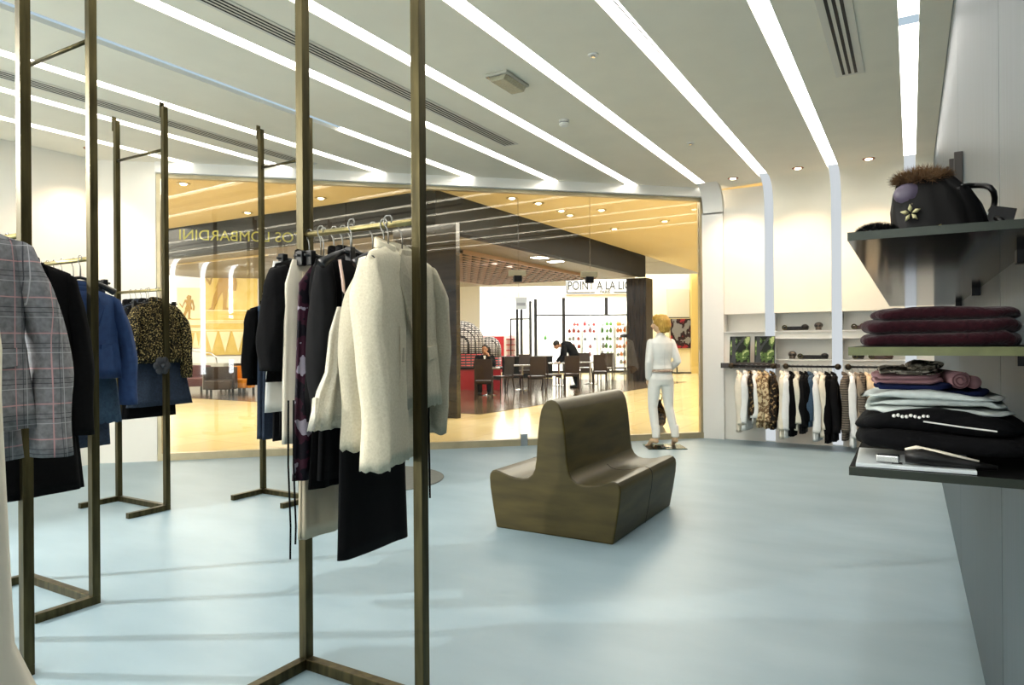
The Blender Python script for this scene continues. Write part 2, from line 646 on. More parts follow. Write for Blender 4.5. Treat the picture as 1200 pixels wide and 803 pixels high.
ex_ = [(min(locs[e.vertices[0]], locs[e.vertices[1]]), max(locs[e.vertices[0]], locs[e.vertices[1]])) for e in o.data.edges]
cut = next(c for g, c in gaps if not any(a < c < d for a, d in ex_))
for side_ in (0, 1):
    me = o.data.copy()
    me.name = 'word'
    bm_w = bmesh.new()
    bm_w.from_mesh(me)
    bmesh.ops.delete(bm_w, geom=[v for v, lx in zip(list(bm_w.verts), locs) if (lx > cut) == bool(side_)], context='VERTS')
    bm_w.to_mesh(me)
    bm_w.free()
    me.transform(inv)
    wo = bpy.data.objects.new('word', me)
    COL.objects.link(wo)
    wo.parent = t
bpy.data.objects.remove(o)


# ------------------------------------------------------------------ MALL outside
M_mfloor = bpy.data.materials.new('mall cream tile floor')
M_mfloor.use_nodes = True
nt = M_mfloor.node_tree
pb = nt.nodes['Principled BSDF']
pb.inputs['Roughness'].default_value = 0.16
tc = nt.nodes.new('ShaderNodeTexCoord')
br = nt.nodes.new('ShaderNodeTexBrick')
br.inputs['Color1'].default_value = lin('#e2cd98')
br.inputs['Color2'].default_value = lin('#dbc48c')
br.inputs['Mortar'].default_value = lin('#b79f6c')
br.inputs['Scale'].default_value = 1.0
br.inputs['Mortar Size'].default_value = 0.006
br.inputs['Brick Width'].default_value = 0.8
br.inputs['Row Height'].default_value = 0.8
br.offset = 0
nt.links.new(tc.outputs['Object'], br.inputs['Vector'])
nt.links.new(br.outputs['Color'], pb.inputs['Base Color'])
M_mceil = mat('mall cream ceiling', '#dccdaa', 0.8, vary=.02, scale=1)
M_dark = mat('dark polished stone', '#211d1a', 0.12, color2='#38322c', scale=1.2, stretch=(1, 1, 6))
M_fascia = mat('dark canopy fascia', '#1a1714', 0.6, vary=.15, scale=1, spec=.15)
M_soffit = mat('taupe canopy soffit', '#83796a', 0.5, vary=.05, scale=1)
M_cfloor = mat('dark cafe floor', '#55483a', 0.15, color2='#695a48', scale=1.5)
M_bright = mat('bright white hall wall', '#f2efea', 0.7, vary=.01, scale=1)

C1 = at_z(510, 222, 4.35)
CA = at_z(540, 490)                     # foot of the dark wall corner
struct('floor', MB().prism([(FX0, FY0 + .06), (FX1 + .0, FY1 + .06), (6, FY1 + .06), (6, 40), (-40, 40), (-40, FY0 - 4), (FX0, FY0 - 4)], -0.1, -0.002), M_mfloor)
CX0, CX1, CY0, CY1 = -20.5, C1.x, C1.y, 22.6
struct('floor', MB().prism([(CX0, CY0 + .6), (CA.x, CY0 + .6), (CA.x + .55, 23.4), (CX0, 23.4)], -0.002, 0.006), M_cfloor)
struct('ceiling', MB().prism([(FX0 - .1, FY0 + .12), (FX1, FY1 + .12), (2, FY1 + .3), (2, 40), (CX1, 40), (CX1, CY0), (CX0, CY0), (-40, CY0), (-40, 0), (FX0 - .1, 0)], 4.35, 4.45), M_mceil)
# canopy over the cafe: dark fascia, taupe soffit, slatted grid
struct('trim_30', MB().box(CX0, CX1, CY0, CY0 + .25, 3.62, 4.4), M_fascia)
struct('trim_31', MB().box(CX1 - .25, CX1, CY0 + .25, CY1, 3.62, 4.4), M_fascia)
struct('ceiling', MB().box(CX0, CX1 - .25, CY0 + .25, CY1, 3.64, 3.72), M_soffit)
g = MB()
M_grid = mat('dark ceiling grid', '#3a352b', 0.5)
M_gridl = mat('pale grid beams', '#a98f84', 0.5)
gx0, gx1, gy0, gy1 = -13.6, -9.3, 13.6, 21.6
for i in range(16):
    x = gx0 + (gx1 - gx0) * i / 15
    g.box(x - .02, x + .02, gy0, gy1, 3.54, 3.64)
t = thing('slatted_ceiling_grid', 'dark slatted ceiling grid hanging over the cafe tables', 'ceiling grid', (0, 0, 0))
g.build('long_slats', M_gridl, t)
g = MB()
for i in range(20):
    y = gy0 + (gy1 - gy0) * i / 19
    g.box(gx0, gx1, y - .05, y + .05, 3.56, 3.62)
g.build('cross_slats', M_grid, t)
struct('trim_32', MB().box(-19, -13.8, CY0 + 1.0, CY0 + 1.05, 3.60, 3.64), mat('canopy gap strip', '#e8d9b4', .5))
# dark wall block at the near corner of the cafe and the column at its far corner
struct('wall_cafe', MB().box(CA.x - 1.5, CA.x, CA.y - .12, CA.y, 0, 3.63), M_dark)
cp = at_z(738, 447)
struct('wall_column', MB().box(cp.x - .1, cp.x + .62, cp.y, cp.y + .7, 0, 3.63), mat('ribbed black column', '#17130f', 0.2, color2='#3a312a', scale=2.0, stretch=(14, 14, .8)))
# small downlights in mall ceiling and canopy


def downlight(u, v, z, label, group, r=.055, power=0, tgt=None):
    p = at_z(u, v, z)
    t = thing('downlight', label, 'downlight', p, 0, group)
    MB().lathe([(r * .72, -.002), (r, -.008), (r * 1.25, -.006), (r * 1.3, 0.0)], 20).build('trim_ring', mat('warm metal ring', '#a0603c', .3, metal=.7), t, smooth=True)
    MB().lathe([(r * .7, -.004), (r * .69, -.012), (r * .3, -.014)], 20).build('bulb', M_halogen, t, smooth=True)
    if power:
        spot('halogen_light', p - Vector((0, 0, .03)), tgt or (p - Vector((0, 0, 3))), power, 110, (1.0, 0.72, 0.48), .8, .04)
    return t


downlight(859, 209, ZC, 'small warm ceiling downlight, leftmost of three by the back wall', 'downlights above the wall rails', power=75)
downlight(935, 197, ZC, 'small warm ceiling downlight, middle of three by the back wall', 'downlights above the wall rails', power=75)
downlight(1018, 186, ZC, 'small warm ceiling downlight, rightmost of three by the back wall', 'downlights above the wall rails', power=75)
downlight(106, 174, ZC, 'small warm ceiling downlight beside the left wall', 'downlights above the wall rails', power=70)
for k, (u, v) in enumerate([(215, 215), (376, 232), (290, 249), (233, 263), (631, 238), (658, 247), (705, 246), (779, 259), (720, 268), (760, 232), (668, 252), (600, 232)]):
    q = at_z(u, v, 4.35)
    if q.y < 39 and not (q.x < CX1 and q.y > CY0):
        t = thing('mall_downlight', 'small downlight in the cream mall ceiling, ' + ['at the far top left of the glass', 'above the front centre rack', 'over the shop lettering', 'leftmost above the fascia', 'in front of the dark fascia tip', 'second right of the fascia tip', 'above the mannequin side, nearest the middle', 'rightmost before the corridor', 'right of centre, low row', 'topmost beside the glass frame', 'between the fascia and its neighbours', 'nearest the door fittings'][k], 'downlight', q, 0, 'small downlights in the mall ceiling')
        MB().lathe([(.07, -.004), (.1, -.02), (.12, -.015), (.12, 0)], 16).build('trim_ring', M_frame, t)
        MB().lathe([(.06, -.006), (.05, -.025), (.02, -.026)], 16).build('bulb', M_halogen, t)
for k, (u, v) in enumerate([(580, 306), (602, 309), (630, 301), (649, 306), (677, 298), (700, 302)]):
    q = at_z(u, v, 3.64)
    q.x = min(q.x, CX1 - .5)
    if q.y > CY1 - .3:
        continue
    t = thing('canopy_light', 'small square light panel in the cafe canopy, ' + ['leftmost', 'second from left', 'above the left door fitting', 'below its upper neighbour in the middle', 'fifth', 'rightmost'][k], 'ceiling light', q, 0, 'square lights in the cafe canopy')
    MB().box(-.17, .17, -.17, .17, -.02, 0).build('frame', M_frame, t)
    MB().box(-.14, .14, -.14, .14, -.03, -.02).build('diffuser', M_strip, t)


# ------------------------------------------------------------------ MALL: hall walls, relief, shop across, cafe
struct('wall_far', MB().box(-40, 6, 37.5, 37.7, 0, 7), M_bright)
struct('wall_hall', MB().box(-33, -32.8, -4, 38, 0, 7), M_bright)
struct('ceiling', MB().box(-40, CX1, CY1 + .02, 40, 5.9, 6.0), M_bright)
struct('ceiling', MB().box(-40, CX0 - .02, CY0, CY1, 5.9, 6.0), M_bright)
# corridor end on the right behind the mannequin
re0, re1 = at_d(762, 437, 30), at_d(830, 437, 30)
EM = Matrix.Translation((re0.x, re0.y, 0)) @ Matrix.Rotation(TH + .0, 4, 'Z')
pxm = 30 / 800.0
M_cream = mat('cream shop wall', '#efe2bd', .6, vary=.02, scale=1)
struct('wall_corridor', MB().box(-.6, 2.2, 0, .2, 0, 4.36, EM), M_cream)
struct('trim_40', MB().box(20 * pxm, 46 * pxm, -.06, 0, 2.45, 3.7, EM), mat('grey shop blind', '#c9c3ad', .6))
struct('trim_41', MB().box(20 * pxm, 46 * pxm, -.08, 0, 2.38, 2.46, EM), M_shade)
struct('trim_42', MB().box(47 * pxm, 55 * pxm, -.25, 0, 0, 4.34, EM), mat('ochre pillar', '#d9bd70', .4))
struct('trim_43', MB().box(55 * pxm, 62 * pxm, -.30, 0, 0, 4.34, EM), M_dark)
t = thing('shop_window_display', 'shop window with dark red and grey poster behind the mannequin', 'display window', EM @ Vector((22 * pxm, -.02, 0)), TH)
MB().box(0, .98, -.10, -.02, 1.05, 2.42).build('frame', mat('poster frame', '#b9ab80', .5), t)
MB().box(.05, .93, -.12, -.10, 1.1, 2.38).build('poster', cell_mat('window poster', '#7d7b78', '#2c1c1e', 2.2, .48, .3, 'noise', c3='#8f2a30'), t)
MB().lathe([(.16, 0), (.16, .03), (.03, .05), (.03, .85), (.0, .86)], 16, Matrix.Translation((.25, -.4, 0))).build('display_stand', M_black, t)
MB().box(0, 1.0, -.14, -.02, 0, .05).build('base_rail', M_shade, t)
struct('wall_side', MB().box(2.0, 2.1, YB + .4, 40, 0, 4.36), M_cream)

# relief wall on the left: gold relief panels on bright wall
rp = at_z(262, 452)
RW = 23.0
M_relief = mat('gold relief plaster', '#cfae52', .6, color2='#dcc070', scale=3)
M_relief2 = mat('pale relief plaster', '#efe2b8', .6, color2='#e9d8a4', scale=3)
rc = at_d(262, 404, RW)
RM = Matrix.Translation((rc.x, rc.y, 0)) @ Matrix.Rotation(TH + math.radians(12), 4, 'Z')
q = RW / 800
struct('wall_relief', MB().box(-80 * q, 190 * q, .05, .3, 0, 4.6, RM), M_bright)
area('relief_fill', RM @ Vector((.8, -2.6, 3.5)), (8.0, 1.0), 240, (1, .97, .9), (math.radians(38), 0, TH + math.radians(12)))  # added fill lamp under the canopy, brightens the relief wall


def relief(name, label, x0, x1, zt, zb, m, fig):
    t = thing(name, label, 'wall relief', RM @ Vector(((x0 + x1) / 2 * q, 0, 0)), TH + math.radians(12), 'relief panels')
    w = (x1 - x0) * q / 2
    MB().box(-w, w, 0, .05, zb, zt).build('panel', m, t)
    h = zt - zb
    gm = MB()
    zf = zb + h * .48
    for zz in (.47, .36, .34, .26):
        gm.box(-w, w, -.03, 0, zb + h * zz, zb + h * zz + .03)
    for k in range(4):
        a = -w + 2 * w * k / 4
        gm.prism([(a + .03, zb + h * .25), (a + w / 2 - .03, zb + h * .25), (a + w / 4, zb + h * .03)], -.03, 0, 'y')
    gm.build('band_and_triangles', MATS['pale relief plaster'] if m != MATS['pale relief plaster'] else M_relief, t)
    for fx, sc in fig:
        f = MB()
        H = h * .5 * sc
        P = lambda pts: [(fx + a * H, zf + c * H) for a, c in pts]
        f.prism(P([(-.04, .0), (.07, .0), (.06, .04), (.02, .05), (.05, .45), (-.05, .45), (-.03, .2)]), -.04, 0, 'y')
        f.prism(P([(-.30, .0), (-.20, .0), (-.10, .25), (.02, .45), (-.12, .45), (-.2, .25), (-.24, .05)]), -.04, 0, 'y')
        f.prism(P([(-.16, .40), (.12, .40), (.06, .58), (-.1, .58)]), -.055, 0, 'y')
        f.prism(P([(-.08, .56), (.05, .56), (.14, .80), (-.16, .80)]), -.05, 0, 'y')
        f.prism(P([(-.06, .80), (.05, .80), (.08, .96), (-.02, 1.0), (-.10, .9)]), -.05, 0, 'y')
        f.prism(P([(-.16, .80), (-.12, .76), (-.26, .52), (-.36, .66), (-.38, .63), (-.26, .46)]), -.05, 0, 'y')
        f.prism(P([(.14, .80), (.10, .76), (.16, .5), (.14, .36), (.19, .36), (.21, .5)]), -.05, 0, 'y')
        f.build('striding_figure', mat('deep gold relief', '#a97f22', .5), t)
    return t


relief('wall_relief_panel', 'large gold relief panel with striding figure and triangles, seen through the shopfront', -20, 38, 4.2, 1.05, M_relief, [(-.2, 1.15)])
relief('wall_relief_panel', 'narrow pale relief panel with small figure, left of the large gold one', -50, -24, 3.3, 1.3, M_relief2, [(0, .8)])
t = thing('curved_handrail', 'curved metal handrail on a white ledge below the relief wall', 'handrail', at_d(238, 437, 22), TH)
zq = lambda v, d: CAMZ + (404 - v) / 800 * d
MB().box(-.6, .75, -.2, .2, -.05 + zq(437, 20.5) * 0 + .10, .45).build('ledge', mat('pale ledge', '#c7c6b8', .5), t)
MB().tube([(-.6, 0, 1.0), (-.3, 0, .85), (0, 0, .8), (.25, 0, .78), (.42, 0, .65), (.45, 0, .45)], .02, 8).build('rail', M_chrome, t, smooth=True)
t.location.z = .35


def tub_chair(u, v, label, m, rz=0.0, s=1.0):
    p = at_z(u, v)
    t = thing('armchair', label, 'armchair', p, TH + rz, 'lounge armchairs by the relief wall')
    MB().box(-.3 * s, .3 * s, -.3, .3, .16, .42).build('seat', m, t, bevel=.04)
    o = MB()
    pts = []
    for k in range(13):
        a = -.15 * PI + 1.3 * PI * k / 12
        pts.append((.34 * s * math.cos(a), .3 * math.sin(a)))
    outer = [(x * 1.16, y * 1.16) for x, y in pts]
    o.prism(pts + outer[::-1], .16, .78)
    o.build('backrest', m, t, bevel=.02)
    for sx in (-1, 1):
        for sy in (-1, 1):
            MB().box(sx * .25 * s - .025, sx * .25 * s + .025, sy * .24 - .025, sy * .24 + .025, 0, .17).build('leg', M_shade, t)
    return t


M_lbrown = mat('dark brown leather', '#3a2a20', .35)
M_lor = mat('orange leather', '#d98a24', .4)
M_lred = mat('dark red leather', '#5a1c1a', .4)
tub_chair(258, 463, 'dark brown leather tub armchair with tapered legs, nearest the leopard blouse', M_lbrown, .2, 1.15)
tub_chair(283, 461, 'orange leather tub armchair beside the dark brown ones', M_lor, -.2, .9)
tub_chair(273, 454.5, 'dark brown leather armchair between the orange and front brown ones', M_lbrown, .1, 1.2)
tub_chair(226, 459, 'dark red leather armchair farthest left by the relief wall', M_lred, .1, 1.3)

# shop across the hall: sign, black mullions, door, lit shelves
SD = 31.0
sp_ = at_d(590, 436, SD)
SM = Matrix.Translation((sp_.x, sp_.y, 0)) @ Matrix.Rotation(TH, 4, 'Z')
sq = SD / 800.0
SX = lambda u: (u - 590) * sq
SZ = lambda v: CAMZ + (400.7 - v) * sq
M_shopwall = mat('shop white interior', '#f6f3ee', .7)
struct('wall_shop', MB().box(SX(560), SX(790), 2.4, 2.5, 0, SZ(330), SM), M_shopwall)
struct('floor', MB().box(SX(588), SX(790), .05, 2.4, 0, .02, SM), M_shopwall)
struct('trim_50', MB().box(SX(590), SX(775), -.1, .1, SZ(349), SZ(342), SM), mat('shop lintel', '#e7dcc4', .5))
area('shop_light', SM @ Vector((SX(665), 1.2, SZ(346) + .1)), (6.5, 1.6), 420, (1, .97, .93), (0, 0, TH))
t = thing('shop_sign', 'long white shop sign with black lettering above the shop across the hall', 'sign', SM @ Vector((SX(705), -.15, 0)), TH)
sx = SX(705)
MB().box(SX(664) - sx, SX(752) - sx, -.05, .12, SZ(345), SZ(328)).build('board', mat('sign board', '#f1eee6', .5), t)
M_ink = mat('black sign lettering', '#151515', .5)
LM = Matrix.Translation((SX(709) - sx, -.06, SZ(335.5))) @ Matrix.Rotation(PI / 2, 4, 'X') @ Matrix.Diagonal((.72, 1, 1, 1))
text_obj('lettering', 'POINT A LA LIGNE', .56, M_ink, LM, t, .01)
LM = Matrix.Translation((SX(709) - sx, -.06, SZ(342.6))) @ Matrix.Rotation(PI / 2, 4, 'X')
text_obj('lettering', 'PARIS', .19, M_ink, LM, t, .01)
MB().box(SX(665) - sx, SX(697) - sx, -.06, -.05, SZ(343.9), SZ(342.6)).build('rule', M_ink, t)
MB().box(SX(719) - sx, SX(750) - sx, -.06, -.05, SZ(343.9), SZ(342.6)).build('rule', M_ink, t)
MB().box(SX(664.3) - sx, SX(665.2) - sx, -.06, -.05, SZ(343.6), SZ(330)).build('rule', M_ink, t)
# shopfront mullions
fr = MB()
for u, v0, v1 in ((628, 350, 436), (661, 349, 436), (740, 349, 436), (711, 349, 369)):
    fr.box(SX(u) - .07, SX(u) + .07, -.05, .05, SZ(v1), SZ(v0), SM)
fr.box(SX(626), SX(752), -.05, .05, SZ(370), SZ(368.3), SM)
fr.box(SX(626), SX(752), -.05, .05, 0, .10, SM)
struct('window_10', fr, mat('black mullion', '#1a1817', .4))
struct('window_11', MB().box(SX(628), SX(740), -.01, .0, .1, SZ(350), SM), M_glass)
fr = MB()
for u, v0, v1 in ((606.5, 355, 417), (611.5, 354, 417), (622, 352, 417)):
    fr.box(SX(u) - .06, SX(u) + .06, .1, .2, 0, SZ(v0), SM)
struct('window_12', fr, MATS['black mullion'])
t = thing('open_shop_door', 'open glass shop door with thin black frame at the cafe end of the shop', 'door', SM @ Vector((SX(611), -.8, 0)), TH)
dm = MB()
h_ = SZ(373)
dm.box(-.5, -.44, -.03, .03, 0, h_); dm.box(.40, .46, -.03, .03, 0, h_); dm.box(-.5, .46, -.03, .03, h_ - .07, h_); dm.box(-.5, .46, -.03, .03, 0, .1)
dm.build('door_frame', MATS['black mullion'], t)
MB().box(-.44, .40, -.005, .005, .1, h_ - .07).build('pane', M_glass, t)
MB().tube([(-.36, -.06, .9), (-.36, -.06, 1.3)], .015, 8).build('handle', M_chrome, t)
# shop shelving with small goods
random.seed(4)
M_red = mat('red ceramic', '#b3262a', .3)
M_green = mat('green glassware', '#4f8f3a', .3)
M_org = mat('orange lacquer', '#e0742a', .4)
M_grey = mat('grey ceramic', '#8f9294', .4)
M_shelfw = mat('white display shelving', '#dcd9d3', .5)
for k, (u0, u1) in enumerate([(632, 648), (668, 684), (686, 704), (708, 724), (726, 739)]):
    t = thing('display_shelf', 'white shop display shelving, ' + ['at the left mullion', 'behind the second mullion', 'with red goods in the middle', 'with green glassware', 'nearest the black column'][k], 'shelf', SM @ Vector((SX((u0 + u1) / 2), 1.2, 0)), TH, 'white display shelving in the shop across')
    w = (u1 - u0) / 2 * sq
    for sgn in (-1, 1):
        MB().box(sgn * w - .02, sgn * w + .02, -.15, .15, .02, 2.15 if k else 1.5).build('side_panel', M_shelfw, t)
    levels = [.35, .72, 1.09, 1.46, 1.83, 2.15] if k else [.35, .9, 1.5]
    for z in levels:
        MB().box(-w, w, -.15, .15, z - .015, z + .015).build('shelf', M_shelfw, t)
    base = SM @ Vector((SX((u0 + u1) / 2), 1.2, 0))
    for li, z in enumerate(levels):
        for j in range(3 if k else 1):
            if random.random() < .12:
                continue
            xx = (-.62 + .62 * j if k else 0) * w + random.uniform(-.04, .04)
            cname, cm = [('green', M_green), ('red', M_red), ('red', M_red), ('green', M_green), ('orange', M_org)][k]
            if random.random() < .3:
                cname, cm = 'grey', M_grey
            hh = random.uniform(.14, .27)
            pos = SM @ Vector((SX((u0 + u1) / 2) + xx, 1.2, 0))
            row = ['lowest', 'second', 'third', 'fourth', 'fifth', 'top'][li]
            o = MB().lathe([(.03, 0), (.06, .02), (.085, hh * .35), (.06, hh * .7), (.03, hh * .8), (.045, hh), (.03, hh - .005)], 12).build('vase', cm, None, smooth=True, loc=(pos.x, pos.y, z + .015))
            tag(o, '%s %s vase, %s on the %s shelf %s' % (['short', 'small', 'round', 'tall'][int(hh * 14) % 4], cname, ['leftmost', 'central', 'rightmost'][j if k else 1], row, ['at the left mullion', 'behind the second mullion', 'of the middle red rack', 'of the green rack', 'by the black column'][k]), 'vase', 'goods on the shop shelves across the hall')
# floor lamps with black and orange shades near the column
for k, (u, vtop, m, lab) in enumerate([(731, 401, M_org, 'floor lamp with orange shade beside the black column'), (725, 393, M_black, 'black arched desk-style floor lamp left of the orange one')]):
    p = SM @ Vector((SX(u), -1.6, 0))
    t = thing('floor_lamp', lab, 'lamp', p, TH, 'floor lamps by the column')
    hz = CAMZ + (400.6 - vtop) / 800 * 29.4
    MB().lathe([(.2, 0), (.2, .02), (.02, .05)], 16).build('base', M_black, t)
    MB().tube([(0, 0, .03), (0, 0, hz)], .018, 8).build('pole', M_black, t)
    MB().lathe([(.2, hz - .1), (.17, hz + .02), (.03, hz + .08), (.02, hz + .05)], 16).build('lamp_shade', m, t)

# cafe: red counter, patterned domes, red wall piece, dark bar
ch = at_z(569, 462)
CMx = Matrix.Rotation(TH, 4, 'Z')
t = thing('cafe_counter', 'low red counter with dark top behind the seated man', 'counter', at_z(567, 457.5), TH)
MB().box(-.95, .5, 0, .5, 0, .62).build('body', mat('red lacquer panel', '#a3242c', .35, vary=.1, scale=3), t)
MB().box(-1.0, .55, -.04, .54, .62, .68).build('top', M_black, t)
M_dome = line_mat('dashed dome weave', '#1c1818', [(2, .06, .5, 0, '#efe9e4'), (0, .11, .2, 0, '#1c1818'), (1, .13, .2, .05, '#1c1818')], .5)
M_dome2 = line_mat('red dashed weave', '#1c1818', [(2, .085, .40, 0, '#c2473f'), (0, .16, .2, 0, '#1c1818')], .5)


def dome(u, v, r, H, label, d, low):
    p = at_d(u, 401, d)
    p.z = 0
    t = thing('woven_dome', label, 'dome', p, TH, 'woven domes in the cafe')
    prof = [(r, low)] + [(r * math.cos(a), H - r * 1.05 + r * 1.05 * math.sin(a)) for a in [PI / 2 * k / 12 for k in range(12)]] + [(.02, H)]
    MB().lathe(prof, 40).build('dome_shell', M_dome, t, smooth=True)
    MB().lathe([(r * .99, 0.0), (r * 1.0, low)], 40).build('dome_skirt', M_dome2, t, smooth=True)


dome(541, 400, .74, 2.10, 'large black and white dashed dome beside the dark wall', 21.8, 1.05)
dome(573, 400, .42, 1.62, 'small dashed dome beside the seated man', 23.6, .9)
t = thing('red_display_wall', 'red freestanding display panel with white bracket shelves', 'display panel', at_z(586, 436.5) + Vector((0, 0, 0)), TH)
MB().box(-1.2, .2, 0, .08, 0, 1.7).build('panel', MATS['red lacquer panel'], t)
MB().box(.2, .75, 0, .08, 0, 1.75).build('white_panel', M_shelfw, t)
for k in range(4):
    MB().box(.3, .7, -.25, 0, .75 + .26 * k, .80 + .26 * k).build('bracket_shelf', MATS['red lacquer panel'], t)
t = thing('bar_divider', 'low black divider behind the cafe tables', 'divider', at_z(618, 443), TH)
MB().box(-1.0, 1.0, 0, .3, 0, .82).build('body', M_black, t, bevel=.01)
MB().box(-1.03, 1.03, -.03, .33, .82, .86).build('top', mat('bar top', '#2a2522', .3), t)

# cafe chairs
M_cw = mat('dark wenge wood', '#2b1c17', .4, vary=.2, scale=6)


def cafe_chair():
    t = thing('cafe_chair', 'x', 'chair', (0, 0, 0), 0, 'dark cafe chairs')
    MB().box(-.22, .22, -.22, .22, .43, .48).build('seat', M_cw, t, bevel=.008)
    bm_ = MB()
    bm_.prism([(.19, .50), (.215, .50), (.265, 1.0), (.24, 1.0)], -.21, .21, 'x')
    bm_.build('backrest', M_cw, t, bevel=.005)
    for sx in (-1, 1):
        MB().tube([(sx * .2, -.2, .44), (sx * .205, -.215, 0)], .018, 6).build('leg', M_cw, t)
        MB().tube([(sx * .2, .25, 1.0), (sx * .2, .2, .45), (sx * .205, .25, 0)], .018, 6).build('leg', M_cw, t)
    MB().box(-.2, .2, -.21, -.19, .37, .43).build('seat_rail', M_cw, t)
    return t


chs = [(567, 469, PI, 'dark high-backed cafe chair, back turned, in front of the seated man'),
       (589, 461, 1.7 * PI, 'dark cafe chair turned sideways just right of the seated man'),
       (603, 459, .55 * PI, 'dark cafe chair behind the glass door joint'),
       (629, 461, PI + .1, 'dark cafe chair seen from behind, left of the chair beneath the bending person'),
       (647, 458, .6 * PI, 'dark cafe chair seen side-on, below the bending person'),
       (670, 457, PI, 'dark cafe chair seen from behind, just right of the bending person'),
       (686, 447, 0.1, 'dark cafe chair facing the shopfront, between two nearer chairs'),
       (703, 453, PI - .05, 'dark cafe chair seen from behind, right of the small white table'),
       (709, 447, PI + .1, 'dark cafe chair partly hidden behind its nearer twin'),
       (726, 446, .5 * PI, 'dark cafe chair in profile, rightmost beside the black column'),
       (617, 451, .1, 'dark cafe chair facing the shopfront behind the glass door joint'),
       (568.5, 462.2, 0, 'dark cafe chair where the seated man sits')]
base = cafe_chair()
for i, (u, v, rz, lab) in enumerate(chs):
    o = base if i == 0 else copy_tree(base)
    p = at_z(u, v, .006)
    o.location = p
    # rz=PI: the back is towards the camera
    o.rotation_euler = (0, 0, TH + rz)
    o['label'] = lab


def cafe_table(u, v, label):
    t = thing('cafe_table', label, 'table', at_z(u, v, .006), TH, 'small cafe tables')
    MB().lathe([(.22, 0), (.22, .015), (.03, .04), (.03, .70), (.0, .70)], 20).build('pedestal', M_chrome, t)
    MB().box(-.33, .33, -.33, .33, .70, .735).build('tabletop', mat('table top', '#8a8378', .25), t, bevel=.005)
    return t


cafe_table(572, 463, 'small square cafe table in front of the seated man')
cafe_table(612, 457, 'small square cafe table left of the glass door joint')
cafe_table(655, 452, 'small square cafe table under the bending person')
cafe_table(692, 450, 'small square cafe table between the two right chairs')
for k, (u, d, lab) in enumerate([(571, 'white cup', 'small white cup on the table before the seated man')]):
    pass
tp = at_z(572, 463)
o = MB().lathe([(.02, 0), (.035, .01), (.042, .07), (.036, .07), (.03, .015), (.0, .012)], 14).build('cup', M_white, None, smooth=True, loc=(tp.x, tp.y, .741))
tag(o, 'small white cup on the table before the seated man', 'cup')


# ------------------------------------------------------------------ BENCH
t = thing('double_bench', 'olive bronze moulded double-sided bench with tall central backrest, on the blue floor', 'bench', (-2.25, 4.40, 0))


def bench_profile():
    h = [(0.47, 0.0), (0.475, 0.02), (0.50, 0.15), (0.525, 0.30), (0.53, 0.37), (0.525, 0.405), (0.505, 0.428), (0.475, 0.435),
         (0.42, 0.422), (0.36, 0.403), (0.30, 0.393), (0.24, 0.392), (0.195, 0.402), (0.160, 0.428), (0.138, 0.47), (0.126, 0.54),
         (0.118, 0.65), (0.108, 0.76), (0.096, 0.85), (0.082, 0.91), (0.062, 0.95), (0.033, 0.975), (0.0, 0.983)]
    return h + [(-x, z) for x, z in h[-2::-1]]


bp_ = bench_profile()
for k, (y0, y1) in enumerate([(0, 1.29)]):
    o = MB().prism(bp_, y0, y1, 'y').build('bench_shell', M_bench, t)
    o.data.materials.append(M_bench2)
    for p in o.data.polygons:
        if abs(p.normal.y) < .5 and p.normal.z > .35:
            p.material_index = 1
    smooth_angle(o, 35)
    bv = o.modifiers.new('bevel', 'BEVEL'); bv.width = .012; bv.segments = 3; bv.limit_method = 'ANGLE'; bv.angle_limit = math.radians(50)

for sg in (-1, 1):
    q_ = bp_[:14] if sg > 0 else [(-x, z) for x, z in bp_[:14]]
    q2 = [(x * 1.004, z * 1.003 + .0006) for x, z in q_]
    MB().prism(q_ + q2[::-1], .66, .666, 'y').build('seam', M_shade, t)
o = MB().lathe([(0.0, 0), (.70, 0), (.705, .006), (.69, .012), (0.0, .012)], 72).build('round_mat', mat('grey brown felt mat', '#6a6c66', .9, vary=.08, scale=30), None, loc=(-4.79, 5.38, 0))
tag(o, 'flat round grey mat on the floor behind the front clothes rail', 'mat')

# ------------------------------------------------------------------ RACKS
ROD = 1.872


def rack(label, x0, x1, y, foot=.33, bar=True):
    t = thing('clothes_rack', label, 'clothes rack', (x0, y, 0), 0, 'aged brass clothes racks')
    L = x1 - x0
    h = .021
    for x in (0, L):
        p = MB().box(x - h, x + h, -h, h, .045, 3.42).build('post', M_brass, t, bevel=.002)
        MB().box(x - h - .012, x - h + .004, -h - .004, h * .5, 3.33, 3.46).build('top_bracket', M_brass, p, bevel=.002)
        MB().box(x - h, x + h, -foot, h, 0, .045).build('foot', M_brass, t, bevel=.002)
    MB().box(h, L - h, -h, h, 0, .045).build('base_bar', M_brass, t, bevel=.002)
    MB().tube([(0, 0, ROD), (L, 0, ROD)], .0125, 14).build('hanging_rod', M_rod, t, smooth=True)
    MB().tube([(0, 0, 3.06), (L, 0, 3.06)], .012, 12).build('top_rod', M_brass, t, smooth=True)
    return t


rack('aged brass clothes rack in front centre, tall posts around the cream jacket', -2.27, -1.64, 2.10, .6)
rack('aged brass clothes rack at left holding the blue jacket and black coat', -4.55, -3.83, 2.05, .30)
rack('aged brass clothes rack holding the leopard blouse, by the left end of the shopfront', -6.17, -5.46, 3.52, .34)
rack('aged brass clothes rack holding jeans and black coat, behind the front centre rack', -5.27, -4.63, 4.36, .34)
rack('aged brass clothes rack at the far left edge, behind the grey checked blazer', -3.93, -3.25, 1.46, .30)
rack('aged brass clothes rack just outside the left edge, carrying the grey checked blazer', -2.96, -2.33, .86, .30)

# ------------------------------------------------------------------ GARMENTS
M_hang = mat('black hanger plastic', '#0e0e10', .3)
M_wire = mat('steel wire', '#8d8d88', .3, metal=.9)
M_label = mat('paper tag', '#e6e4de', .6)


